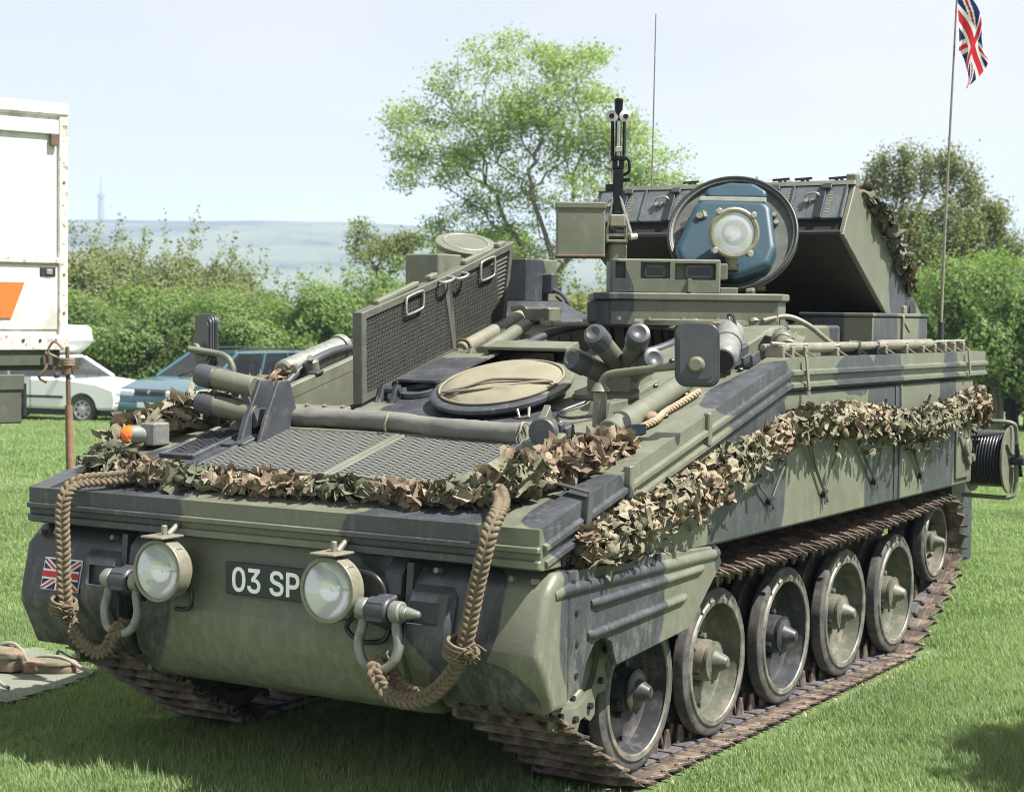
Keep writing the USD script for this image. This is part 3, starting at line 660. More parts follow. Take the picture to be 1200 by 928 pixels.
part(ps, 'periscope_body', obox(gp(-.02, 1.005, .04), X1, GT, GN, .37, .02, .06, .002), 'black_hole')
part(V, 'hatch_torsion_bar', tube([(-.22, 1.47, 1.592), (.05, 1.52, 1.60), (.44, 1.50, 1.580)], .011, 8), 'fittings')
part(V, 'bar_clamp', join(obox((-.235, 1.46, 1.595), X1, (0, 1, 0), (0, 0, 1), .06, .03, .03, .006), cyl((-.25, 1.45, 1.59), (-.25, 1.45, 1.62), .012)), 'fittings')
part(V, 'hatch_catch', join(bar((.27, 1.30, 1.53), (.285, 1.36, 1.61), .024, .012), cyl((.27, 1.36, 1.605), (.30, 1.36, 1.605), .018)), 'fittings')
part(V, 'lifting_eye', join(tube([np.array((.47, 1.52, 1.60)) + (math.cos(t) * .025, 0, math.sin(t) * .022) for t in np.linspace(0, 6.28, 14)[:-1]], .007, 6, True), box(.44, .50, 1.50, 1.54, 1.57, 1.585, .003)), 'bare_steel')
part(V, 'lifting_eye', join(bar((.50, 1.53, 1.60), (.57, 1.55, 1.605), .02, .016), box(.55, .60, 1.53, 1.57, 1.585, 1.615, .006)), 'canvas')
# engine bay rims and the two opened covers
part(V, 'bay_beam', join(gbox(-.875, -.838, .20, 1.30, -.01, .050, .006), gbox(-.845, -.42, .18, .235, -.005, .022, .005)), CA)
for k in range(5): part(V, 'bolt', cyl(gp(-.80 + .09 * k, .205, .02), gp(-.80 + .09 * k, .205, .032), .010, n=6), 'fittings')
part(V, 'beam_notch', gbox(-.885, -.83, .55, .60, .045, .058, .003), 'black_paint')
def cover(poly, x, name_lab):
    """An open deck cover standing on edge: poly in (y, z), louvred face towards +x."""
    P = np.array(poly); c = P.mean(0)
    fr_in = inset(P, .030)
    outer, hole = prism(P, x - .05, x, b=.004), prism(fr_in, x - .018, x + .05)
    d = part(V, 'engine_cover', cut(outer, hole), 'cover_paint', 25, label=name_lab)
    a, b_ = P[1] - P[0], P[3] - P[0]
    B0, U, W = fr_in[0], fr_in[3] - fr_in[0], fr_in[1] - fr_in[0]
    part(d, 'cover_backing', prism(inset(P, .026), x - .026, x - .020), 'black_paint')
    n = 17
    for k in range(n):
        t = (k + .5) / n
        p0 = B0 + W * t; p1 = fr_in[3] + (fr_in[2] - fr_in[3]) * t
        part(d, 'louvre', bar((x - .014, *p0), (x - .014, *p1), .015, .003, unit((.75, 0, .66))), 'louvre_dark', False)
    u3, v3 = unit((0, *U)), unit((0, *W)); v3 = unit(v3 - u3 * (u3 @ v3)); lu, lv = np.linalg.norm(U), np.linalg.norm(W)
    m = lattice((x - .004, *B0), u3, v3, lu, lv * .97, .020, .014, .0036, X1, .002)
    sk = np.eye(4); m.vertices += np.outer(((m.vertices - np.array((0, *B0))) @ v3) / lv, np.array((0, *W)) - v3 * lv)
    part(d, 'wire_mesh', m, 'screen_wire', False)
    return d
c1 = cover([(.285, 1.268), (.275, 1.635), (.895, 1.80), (.985, 1.462)], -.405, 'front louvred engine cover standing open on edge')
c2 = cover([(1.0, 1.462), (.935, 1.80), (1.50, 1.972), (1.43, 1.572)], -.435, 'rear louvred engine cover standing open on edge')
def wire_loop(parent, x, y, z, w, h, sl=.27):
    pts = [(0, 0), (w, w * sl), (w, w * sl - h), (0, -h)]
    q = [np.array((x + .010, y + a, z + b)) for a, b in pts]
    part(parent, 'lifting_handle', tube(spline([q[0] + (q[1] - q[0]) * .15, q[1] - (q[1] - q[0]) * .15, q[1] + (q[2] - q[1]) * .15, q[2] - (q[2] - q[1]) * .15, q[2] + (q[3] - q[2]) * .15, q[3] - (q[3] - q[2]) * .15, q[3] + (q[0] - q[3]) * .15, q[0] - (q[0] - q[3]) * .15], 4, True), .006, 8, True), 'bare_steel', 60)
wire_loop(c1, -.405, .575, 1.70, .125, .075); wire_loop(c2, -.435, 1.20, 1.865, .115, .085)
for pa, x, y, z in ((c1, -.405, .83, 1.775), (c2, -.435, .99, 1.795)):
    part(pa, 'cover_loop', tube(spline([(x - .002, y, z), (x + .03, y - .01, z - .008), (x + .045, y + .03, z + .002), (x + .03, y + .07, z + .015), (x - .002, y + .07, z + .02)], 5), .007, 8), 'bare_steel', 60)
for pa, x, y, z, dy in ((c1, -.43, .40, 1.675, .30), (c1, -.43, .78, 1.785, .06), (c2, -.46, 1.10, 1.86, .22), (c2, -.46, 1.38, 1.945, .06)):
    part(pa, 'cover_latch', bar((x, y, z), (x, y + dy, z + dy * .29), .03, .02, (0, 0, 1), .004), 'green_paint')
for y in (.36, .92, 1.30):
    part(V, 'cover_hinge', join(prism([(y, gz(y)), (y + .085, gz(y + .085)), (y + .06, gz(y + .06) + .055), (y + .03, gz(y + .03) + .065)], -.40, -.375, b=.003), prism([(y, gz(y)), (y + .085, gz(y + .085)), (y + .06, gz(y + .06) + .055), (y + .03, gz(y + .03) + .065)], -.33, -.31, b=.003), cyl((-.42, y + .045, gz(y) + .05), (-.30, y + .045, gz(y) + .05), .014)), CA)
# sloping intake box between cover and hatch, stowed tubes
part(V, 'intake_box', join(prism([(.50, gz(.50) + .055), (.95, gz(.95) + .045), (.98, gz(.98)), (.50, gz(.50) + .045)], -.40, -.17, b=.003), gbox(-.40, -.38, .5, .96, 0, .05), gbox(-.19, -.17, .5, .96, 0, .05)), CA)
part(V, 'intake_mouth', lathe([(.085, 0), (.085, .018), (.065, .02), (.06, .004), (0, .004)], gp(-.275, .50, .004), GN, 24), 'grey_plastic', 40)
part(V, 'stowed_tube', cyl((-.40, 1.00, 1.478), (-.46, 1.66, 1.640), .034, n=18, bev=.004), 'tube_drab')
part(V, 'stowed_tube', cyl((-.27, .98, 1.470), (-.34, 1.45, 1.590), .030, n=18, bev=.004), CA)
part(V, 'tube_clip', join(tube([np.array((-.40, 1.02, 1.483)) + (math.cos(t) * .04, 0, math.sin(t) * .04) for t in np.linspace(0, 6.28, 16)[:-1]], .007, 6, True)), 'rusty')
part(V, 'tube_bracket', box(-.43, -.30, 1.60, 1.72, 1.60, 1.67, .008), CA)
part(V, 'cover_stay', tube(spline([(-.40, 1.42, 1.66), (-.36, 1.45, 1.665), (-.34, 1.46, 1.63), (-.34, 1.46, 1.59)], 6), .011, 8), 'canvas')
# left edge: silencer, guard arch, lens
part(V, 'exhaust_silencer', join(cyl((-.985, .50, 1.375), (-.99, .92, 1.478), .052, n=20, bev=.01), cyl((-.99, .90, 1.474), (-.99, .93, 1.482), .060, n=20)), 'galvanised', 40)
part(V, 'exhaust_pipe', cyl((-.99, .93, 1.48), (-1.0, 1.30, 1.50), .035, n=16, bev=.006), 'dark_steel', 40)
part(V, 'guard_arch', tube(spline([(-.93, .36, 1.235), (-.93, .44, 1.32), (-.935, .60, 1.405), (-.94, .80, 1.462), (-.95, 1.02, 1.482)], 8), .020, 8), 'black_paint', 50)
part(V, 'filler_cap', join(cyl((-.90, .60, 1.36), (-.895, .58, 1.43), .032, n=16, bev=.006), cyl((-.895, .57, 1.42), (-.87, .54, 1.44), .014)), CA)
for (x, y) in ((-.95, 1.02), (-.96, 1.14), (-.97, 1.25)):
    part(V, 'rail_clamp', join(gbox(x - .03, x + .03, y - .03, y + .03, 0, .05, .006), cyl(gp(x, y, .03), gp(x + .02, y, .09), .014)), 'dark_steel')
# right edge: long tube, lamp housing, clamp, tools
part(V, 'stowed_tube', join(cyl((.872, .02, 1.229), (.850, .66, 1.389), .040, n=22, bev=.004)), CA, 40)
part(V, 'tube_socket', cyl((.873, .0, 1.224), (.867, .18, 1.269), .047, n=22, bev=.004), CA, 40)
ex = part(V, 'extinguisher', join(cyl((.80, 1.18, 1.575), (.915, .86, 1.468), .058, n=22, bev=.016), cyl((.85, 1.04, 1.528), (.862, 1.01, 1.518), .063, n=22)), 'galvanised', 40)
part(ex, 'extinguisher_mouth', cyl((.912, .865, 1.469), (.918, .845, 1.462), .046, n=20), 'black_hole', 40)
part(ex, 'extinguisher_strap', tube(spline([(.80, 1.20, 1.60), (.77, 1.22, 1.64), (.82, 1.16, 1.64), (.85, 1.12, 1.60)], 6), .006, 6), 'dark_steel')
part(V, 'stowage_clip', join(gbox(.90, .99, .985, 1.06, .0, .012, .002), gbox(.90, .912, .985, 1.06, .01, .055, .002), gbox(.978, .99, .985, 1.06, .01, .055, .002), gbox(.94, .952, .985, 1.06, .01, .045, .002)), 'black_paint')
part(V, 'stowage_clip', join(gbox(.62, .69, .03, .09, 0, .045, .006), gbox(.635, .675, .02, .05, .01, .06, .004)), 'black_paint')
part(V, 'tool_strap', tube(spline([gp(.55, .42, .02), gp(.50, .30, .012), gp(.60, .22, .02), gp(.72, .33, .012)], 8), .006, 6), 'cable_black')
part(V, 'deck_wedge', prism([(.28, gz(.28)), (.44, gz(.44)), (.44, gz(.44) + .03), (.30, gz(.30) + .055)], .63, .72, b=.004), CA)
part(V, 'triangle_plate', prism([(.12, gz(.12)), (.22, gz(.22)), (.20, gz(.2) + .07)], .49, .52, b=.003), CA)
# rods along the hull rail
for (y0, y1, x0, x1, z, r, m) in ((1.15, 2.0, 1.03, 1.03, 1.512, .022, 'tube_drab'), (1.75, 2.35, 1.045, 1.04, 1.515, .018, 'fittings'), (2.30, 3.05, 1.03, 1.03, 1.515, .024, 'tube_drab'), (1.10, 1.5, .98, .99, 1.515, .015, 'fittings'), (2.5, 3.3, .99, 1.0, 1.50, .012, 'bare_steel')):
    part(V, 'stowed_rod', cyl((x0, y0, z), (x1, y1, z), r, n=14, bev=.004), m, 40)
for y in (1.12, 1.22, 1.36, 1.72, 1.98, 2.22, 2.33, 2.62, 2.86, 3.04, 3.2, 3.35, 3.5):
    h = .03 + .02 * ((y * 7) % 1)
    part(V, 'rod_clamp', join(box(.985, 1.065, y - .014, y + .014, 1.472, 1.480 + h, .004), cyl((1.02, y - .035, 1.485 + h), (1.055, y + .02, 1.50 + h * .6), .009), bar((1.06, y, 1.50), (1.085, y + .04, 1.475), .010, .006)), 'fittings' if int(y * 100) % 3 else 'dark_steel')
part(V, 'coupling_head', join(cyl((.93, 1.42, 1.53), (1.0, 1.30, 1.50), .035, .05, n=18, bev=.006), cyl((.90, 1.48, 1.545), (.93, 1.42, 1.53), .045, n=18, bev=.006)), CA, 40)
part(V, 'vent_cover', join(obox((.86, 1.62, 1.555), unit((.8, .3, -.2)), unit((-.3, .9, .1)), unit((.25, 0, 1)), .16, .26, .012, .003), *[obox((.84 + .03 * k, 1.62, 1.572 - .008 * k), unit((.8, .3, -.2)), unit((-.3, .9, .1)), unit((.25, 0, 1)), .012, .20, .02, .003) for k in range(3)]), CA)
part(V, 'cable_run', tube(spline([(.72, 1.70, 1.62), (.80, 1.78, 1.64), (.88, 1.84, 1.60), (.95, 1.95, 1.52), (1.0, 2.1, 1.50)], 8), .012, 8), 'fittings', 50)
part(V, 'roof_mushroom', lathe([(0, .04), (.04, .036), (.05, .02), (.03, 0)], (.66, 1.72, 1.603), (0, 0, 1), 18), CA)
# mirrors on bent arms
def rmirror(s, px, head, tilt):
    a = part(V, 'mirror_arm', tube(spline(px, 8), .0135, 10), 'green_paint', 60)
    part(a, 'arm_base', join(cyl(px[0], np.array(px[0]) + (0, 0, .13), .028, .024, n=16, bev=.003), cyl(np.array(px[0]) + (0, 0, .13), np.array(px[0]) + (0, 0, .16), .034, .018, n=16)), 'green_paint', 40)
    h = np.array(head)
    u, v, w = tilt
    P = sg.box(-.072, -.105, .072, .105).buffer(-.035).buffer(.035)
    def shell(k, t0, t1): 
        g = sg.box(-.072 * k, -.105 * k, .072 * k, .105 * k).buffer(-.03).buffer(.03)
        m = trimesh.creation.extrude_polygon(g, t1 - t0, engine='earcut'); m.apply_translation((0, 0, t0)); m.apply_transform(mat4(h, u, v, w)); return m
    part(a, 'mirror_shell', join(shell(1.0, -.014, .012), shell(.93, .012, .020), shell(.8, .020, .026)), 'grey_plastic', 50)
    part(a, 'mirror_rim', tube([h + np.array(u) * x + np.array(v) * y - np.array(w) * .002 for x, y in list(P.exterior.coords)[:-1]], .007, 8, True), 'black_plastic', 60)
    part(a, 'mirror_glass', shell(.92, -.017, -.0145), 'silver', False)
    q = h + np.array(v) * -.035 + np.array(w) * .028
    part(a, 'mirror_knuckle', join(cyl(q - np.array(w) * .004, q + np.array(w) * .03, .030, .024, n=18, bev=.004)), 'green_paint', 40)
rmirror(1, [(.782, .10, 1.235), (.784, .10, 1.36), (.790, .10, 1.40), (.815, .10, 1.425), (.88, .10, 1.437), (1.0, .095, 1.452), (1.163, .075, 1.470)], (1.163, .10, 1.503), (unit((.94, .342, 0)), unit((-.05, .05, 1)), unit((.342, -.94, .06))))
rmirror(-1, [(-.93, .10, 1.20), (-.925, .10, 1.37), (-.932, .10, 1.415), (-.96, .10, 1.447), (-1.02, .10, 1.462), (-1.13, .06, 1.478)], (-1.10, .14, 1.512), (unit((.94, -.35, 0)), (0, 0, 1), unit((-.35, -.94, 0))))
# smoke dischargers
def discharger(b, caps, back):
    for c in caps:
        c = np.array(c, float); d = unit(c - np.array(back)); L0 = .25
        t = part(b, 'discharger_tube', cyl(c - d * L0, c - d * .05, .040, n=24, bev=.004), CA, 40)
        part(b, 'discharger_cap', lathe([(.042, 0), (.0455, .004), (.0455, .055), (.043, .060), (.044, .066), (.040, .078), (.027, .082), (.015, .074), (0, .072)], c - d * .075, d, 26), 'grey_plastic', 40)
b = part(V, 'smoke_discharger', join(prism([(.56, gz(.56)), (.74, gz(.74)), (.74, 1.46), (.62, 1.48), (.56, 1.40)], .47, .67, b=.008), obox(gp(.57, .62, .01), X1, GT, GN, .26, .24, .02, .003)), CA, label='four smoke dischargers fanned out on a bracket')
discharger(b, [(.494, .40, 1.471)], (.56, .66, 1.38)); discharger(b, [(.60, .38, 1.568)], (.585, .66, 1.42)); discharger(b, [(.771, .42, 1.573)], (.60, .66, 1.42)); discharger(b, [(.793, .50, 1.477)], (.56, .68, 1.37))
b = part(V, 'smoke_discharger', join(prism([(-.24, gz(-.24)), (.02, gz(.02)), (-.05, 1.37), (-.12, 1.37), (-.20, 1.22)], -.63, -.60, b=.004), prism([(-.24, gz(-.24)), (.02, gz(.02)), (-.05, 1.37), (-.12, 1.37), (-.20, 1.22)], -.53, -.51, b=.004),
     bar((-.66, -.10, 1.345), (-.58, -.10, 1.19), .14, .03), gbox(-.68, -.50, -.26, .04, 0, .012, .002)), 'black_paint', label='smoke dischargers pointing out over the far side')
for c in ((-.86, -.185, 1.386), (-.845, -.20, 1.280)): discharger(b, [c], (-.56, -.13, 1.225 + (c[2] - 1.28)))
for c in ((-.90, -.06, 1.372), (-.885, -.06, 1.270)): discharger(b, [c], (-.60, .0, 1.215 + (c[2] - 1.27)))
part(V, 'domed_cover', lathe([(0, .035), (.05, .033), (.075, .02), (.085, 0)], gp(-.735, -.02, .01), GN, 24), CA, 60)
part(V, 'deck_latch', gbox(-.60, -.55, -.28, .05, .0, .025, .004), 'black_paint')
# indicators
def indicator(c, d, m, lab):
    c = np.array(c, float); d = unit(d)
    b = part(V, 'indicator_lamp', lathe([(0, -.07), (.038, -.07), (.038, 0), (.034, .004)], c, d, 22), 'galvanised' if m == 'orange_lens' else CA, 40, label=lab)
    if m == 'orange_lens': part(b, 'lamp_lens', lathe([(.037, .0), (.039, .014), (.031, .036), (.015, .048), (0, .051)], c, d, 22), m, 60)
    else: part(b, 'lamp_lens', lathe([(.050, -.012), (.050, .012), (.044, .018), (0, .020)], c, d, 26), m, 40)
    return b
indicator((-1.035, -.37, 1.150), (-.75, -.62, .03), 'orange_lens', 'orange round indicator lamp')
part(V, 'lamp_guard', join(box(-1.005, -.93, -.36, -.27, 1.11, 1.198, .006)), 'galvanised')
indicator((.70, -.165, 1.228), (.25, -.96, .02), 'black_paint', 'round indicator lamp under a dark cover')
part(V, 'lamp_bracket', gbox(.62, .74, -.17, -.05, 0, .055, .006), CA)

# ---------------------------------------------------------------- cupola (built facing the camera side, turned about its own centre)
CT = np.array([.25, 1.89, 0]); c_, s_ = math.cos(.545), math.sin(.545)
def cu(m):
    m.apply_transform(mat4(CT, (c_, s_, 0), (-s_, c_, 0), (0, 0, 1))); return m
def cp(x, y, z): return CT + np.array([c_ * x - s_ * y, s_ * x + c_ * y, z])
octo = [(-.36, -.40), (.37, -.40), (.42, -.28), (.42, .25), (.25, .42), (-.25, .42), (-.42, .25), (-.42, -.30)]
tb = part(V, 'cupola', cu(prism(octo, 1.595, 1.705, 'xy', .004)), CA, 25)
part(tb, 'cupola_flange', cu(prism([(x * 1.035, y * 1.035) for x, y in octo], 1.705, 1.738, 'xy', .006)), CA, 25)
part(tb, 'cupola_base_ring', cu(lathe([(.47, 1.596), (.47, 1.618), (.43, 1.625)], (0, 0, 0), (0, 0, 1), 40)), CA, 30)
for x in (-.33, -.2, -.05, .1, .25, .36): part(tb, 'bolt', cu(cyl((x, -.425, 1.618), (x, -.425, 1.632), .010, n=6)), 'fittings')
vb = box(-.365, .115, -.40, -.02, 1.736, 1.885, .006)
vb = cut(vb, box(-.345, -.30, -.45, -.36, 1.80, 1.872), box(-.235, -.105, -.45, -.345, 1.80, 1.872), box(-.085, .095, -.45, -.345, 1.795, 1.868))
vbp = part(V, 'vision_block', cu(vb), CA, 25)
for x0, x1, z0, z1 in ((-.215, -.125, 1.805, 1.858), (-.035, .085, 1.806, 1.86)):
    part(vbp, 'vision_frame', cu(join(box(x0, x1, -.362, -.352, z0, z0 + .008), box(x0, x1, -.362, -.352, z1 - .008, z1), box(x0, x0 + .008, -.362, -.352, z0, z1), box(x1 - .008, x1, -.362, -.352, z0, z1))), CA, False)
    part(vbp, 'vision_glass', cu(box(x0 + .008, x1 - .008, -.356, -.353, z0 + .008, z1 - .008)), 'optic_glass', False)
    part(vbp, 'vision_prism', cu(box(x0, x1, -.349, -.3, z0, z1)), 'black_hole', False)
for bb in ((-.03, -.012, -.412, -.40, 1.742, 1.80, .002), (.115, .155, -.32, -.05, 1.80, 1.87, .004), (.12, .20, -.34, -.1, 1.736, 1.765, .004)): part(tb, 'cupola_step', cu(box(*bb)), CA, 25)
part(tb, 'hatch_arm', cu(join(bar((.28, -.12, 1.74), (.31, -.02, 1.79), .04, .04, (0, 0, 1), .006), cyl((.25, -.05, 1.77), (.36, -.05, 1.77), .016))), CA)
# open hatch lid with blue lining and spotlight
LN = unit(cp(-.16, -.86, .44) - CT); LO = cp(.222, .06, 2.012)
lu_ = unit(np.cross((0, 0, 1), LN)); lv_ = np.cross(LN, lu_)      # lu to the right in the picture, lv up
def lp(x, y, h=0.0): return LO + lu_ * x + lv_ * y + LN * h
ld = part(tb, 'cupola_lid', lathe([(0, -.035), (.22, -.035), (.285, -.015), (.300, .0), (.300, .022), (.288, .030), (.276, .026), (.272, .004), (0, .0)], LO, LN, 64), 'lid_grey', 35, label='round cupola hatch lid standing open')
part(tb, 'lid_seal', tube([lp(math.cos(t) * .293, math.sin(t) * .293, .026) for t in np.linspace(0, 2 * math.pi, 64)[:-1]], .009, 8, True), 'dark_steel', 60)
def padded(poly, h0, h1, bev, rd=.03):
    g = sg.Polygon(poly).buffer(-rd).buffer(rd).simplify(.0008); P = np.array(g.exterior.coords)[:-1]
    ms = round_prism(P, h0, h1, 'xy', bev, 7, False)
    N = len(P); ms.apply_transform(mat4(LO, lu_, lv_, LN)); return ms
part(tb, 'blue_pad', padded([(-.258, -.11), (-.170, .150), (.170, .140), (.205, -.11), (.175, -.20), (.03, -.258), (-.13, -.240), (-.235, -.18)], .004, .085, .032, .062), 'blue_lining', 80)
part(tb, 'blue_pad', padded([(-.165, .155), (-.12, .215), (-.02, .245), (.09, .238), (.155, .195), (.165, .15)], .004, .075, .02, .03), 'blue_lining', 80)
part(tb, 'pad_band', padded([(-.165, .137), (.15, .128), (.15, .160), (-.155, .166)], .004, .078, .008, .006), 'pad_tape', 40)
for x, y in ((.185, .10), (.195, .06), (.185, -.09), (-.205, .07)): part(tb, 'lid_bolt', cyl(lp(x, y, 0), lp(x, y, .025), .014, n=6, bev=.003), 'fittings')
part(tb, 'lid_catch', join(bar(lp(-.235, .03, .02), lp(-.12, .062, .09), .04, .03, LN, .006), cyl(lp(-.15, .05, .04), lp(-.15, .05, .10), .016)), 'green_paint')
part(tb, 'lid_hinge', join(bar(cp(.22, .10, 1.73), lp(0, -.27, -.02), .10, .05, (0, 0, 1), .01)), 'green_paint')
SD = unit(cp(.08, -1, .02) - CT); SO = cp(.196, -.185, 2.012)
sl = part(V, 'spotlight', lathe([(.03, -.12), (.075, -.09), (.100, -.03), (.106, 0), (.106, .014)], SO, SD, 36), 'green_paint', 45)
part(sl, 'spotlight_rim', lathe([(.108, -.03), (.115, -.02), (.115, .012), (.106, .018), (.094, .016), (.092, .0)], SO, SD, 40), 'fittings', 40)
part(sl, 'spotlight_reflector', lathe([(.093, .003), (.07, -.03), (.04, -.05), (.012, -.055), (.010, -.02), (0, -.018)], SO, SD, 32), 'silver', 60)
part(sl, 'spotlight_lens', lathe([(.094, .008), (.06, .014), (0, .018)], SO, SD, 32), 'lens_glass', 60)
_su = unit(np.cross((0, 0, 1), SD)); _sv = np.cross(SD, _su)
for a in (-.9, .75, 2.2, -2.4): 
    q = SO + (_su * math.cos(a) + _sv * math.sin(a)) * .118
    part(sl, 'spotlight_screw', cyl(q - SD * .02, q + SD * .02, .015, n=8, bev=.003), 'bare_steel')
part(sl, 'spotlight_mount', join(cyl(SO - _sv * .11 - SD * .02, SO - _sv * .15 - SD * .03, .02, n=12), cyl(SO - _sv * .15 - SD * .06 - _su * .035, SO - _sv * .15 - SD * .06 + _su * .035, .014), bar(SO - _sv * .14 - SD * .04, lp(-.02, -.13, .06), .03, .03)), 'fittings')
# pintle mount, machine gun and ammunition box
MP = lambda x, y, z: cp(x - .33, y - .20, z)
pm = part(V, 'gun_mount', join(cyl(MP(0, 0, 1.88), MP(0, 0, 1.955), .047, n=20, bev=.004), cyl(MP(0, 0, 1.955), MP(0, 0, 1.975), .04, n=20)), CA, 35)
part(pm, 'mount_cradle', cu(join(*[box(-.33 + x - .006, -.33 + x + .006, -.25, -.15, 1.96, 2.03 + .02 * (x > 0), .002) for x in (-.045, .042)], box(-.375, -.285, -.26, -.15, 1.962, 1.972, .002))), 'fittings', 25)
part(pm, 'mount_pin', join(cyl(MP(-.06, -.02, 1.995), MP(.055, -.02, 1.995), .010, n=10), cyl(MP(-.09, -.02, 1.975), MP(-.05, -.02, 1.975), .006, n=8)), 'bare_steel')
part(pm, 'mount_block', cu(box(-.365, -.295, -.26, -.14, 2.03, 2.085, .006)), 'fittings', 25)
part(pm, 'mount_rod', join(cyl(MP(.0, -.03, 2.20), MP(.065, -.05, 1.985), .0075, n=8), cyl(MP(.055, -.06, 1.985), MP(.085, -.045, 1.99), .014, n=10)), 'bare_steel')
part(pm, 'mount_rod', cyl(MP(-.01, -.03, 2.20), MP(-.042, -.03, 2.03), .0065, n=8), 'bare_steel')
gn = part(V, 'machine_gun', cu(join(box(-.352, -.306, -.24, -.16, 2.085, 2.285, .006), box(-.348, -.31, -.25, -.15, 2.02, 2.10, .006))), 'gun_metal', 25, label='machine gun pointing straight up on the cupola')
part(gn, 'barrel', join(cyl(MP(0, 0, 2.28), MP(0, 0, 2.55), .0145, n=14), cyl(MP(0, 0, 2.52), MP(.0, -.01, 2.60), .0165, .0205, n=16, bev=.002)), 'gun_metal', 40)
part(gn, 'muzzle_bore', cyl(MP(.0, -.0102, 2.5995), MP(.0, -.0103, 2.602), .0145, n=12), 'black_hole')
part(gn, 'gas_tube', cyl(MP(0, -.028, 2.30), MP(0, -.026, 2.50), .008, n=10), 'bare_steel', 40)
for x in (-.026, .026):
    part(gn, 'bipod_leg', bar(MP(x, -.015, 2.33), MP(x * 1.0, -.015, 2.50), .010, .014), 'gun_metal')
    fx = MP(x * 1.15, -.012, 2.522); fd = unit(cp(.35 if x > 0 else -.2, -1, .15) - CT)
    part(gn, 'bipod_foot', lathe([(.010, -.003), (.028, -.006), (.029, .0), (.012, .004), (.010, .004)], fx, fd, 18), 'bare_steel', 20)
    part(gn, 'foot_spike', cyl(fx - fd * .006, fx + fd * .007, .0125, n=10), 'gun_metal')
part(gn, 'receiver_collar', join(cu(box(-.362, -.296, -.245, -.165, 2.325, 2.345, .004)), cu(box(-.356, -.304, -.235, -.165, 2.285, 2.327, .004))), 'gun_metal')
part(gn, 'rear_sight', cu(box(-.345, -.315, -.262, -.24, 2.36, 2.385, .003)), 'bare_steel')
part(gn, 'feed_tray', cu(box(-.385, -.345, -.235, -.175, 2.19, 2.22, .004)), 'gun_metal')
part(gn, 'cocking_handle', cyl(MP(.022, -.02, 2.24), MP(.055, -.03, 2.24), .009, n=10), 'gun_metal')
part(gn, 'carrying_handle', tube(spline([MP(.02, -.01, 2.26), MP(.05, -.02, 2.28), MP(.045, -.02, 2.33), MP(.02, -.01, 2.34)], 5), .007, 8), 'gun_metal', 50)
ab = part(V, 'ammunition_box', cu(box(-.60, -.385, -.26, -.06, 1.895, 2.125, .006)), 'green_paint', 25)
part(ab, 'box_lid', cu(box(-.606, -.381, -.266, -.056, 2.108, 2.138, .005)), 'green_paint', 25)
part(ab, 'box_flange', cu(box(-.604, -.383, -.264, -.056, 1.893, 1.905, .003)), 'rusty', 25)
part(ab, 'box_latch', cu(join(box(-.388, -.378, -.20, -.16, 1.98, 2.02), box(-.388, -.36, -.22, -.12, 1.90, 1.93))), 'dark_steel')
part(tb, 'tube_stub', cu(join(cyl((-.40, -.24, 1.70), (-.40, -.24, 1.735), .03), box(-.46, -.405, -.3, -.2, 1.60, 1.70, .01))), CA)

# ---------------------------------------------------------------- missile launcher raised at the back
LX, A0 = .70, math.radians(31.5)
sd = [(2.824, 2.298), (2.665, 2.040), (3.405, 1.60), (3.86, 1.60), (3.86, 1.665)]
lch = part(V, 'missile_launcher', join(prism([(2.83, 2.298), (3.86, 1.672), (3.853, 1.660), (2.823, 2.286)], -LX, LX)), CA, 20, label='raised armoured box launcher with a row of closed tube covers')
for s in (1, -1): part(lch, 'launcher_side', prism(sd, s * (LX - .012), s * (LX + .014), b=.004), CA, 20)
part(lch, 'launcher_floor', prism([(2.670, 2.048), (3.405, 1.610), (3.42, 1.625), (2.685, 2.063)], -LX, LX), 'louvre_dark', 20)
part(lch, 'launcher_top_lip', join(prism([(2.80, 2.290), (2.815, 2.312), (2.87, 2.285), (2.86, 2.27)], -LX - .016, LX + .016, b=.003)), CA, 20)
part(lch, 'recess_panel', prism([(2.70, 2.062), (2.735, 2.12), (2.76, 2.10), (2.72, 2.045)], -LX, LX), 'black_hole')
part(lch, 'recess_edge', bar((-LX, 2.668, 2.046), (LX, 2.668, 2.046), .014, .014), 'dark_steel')
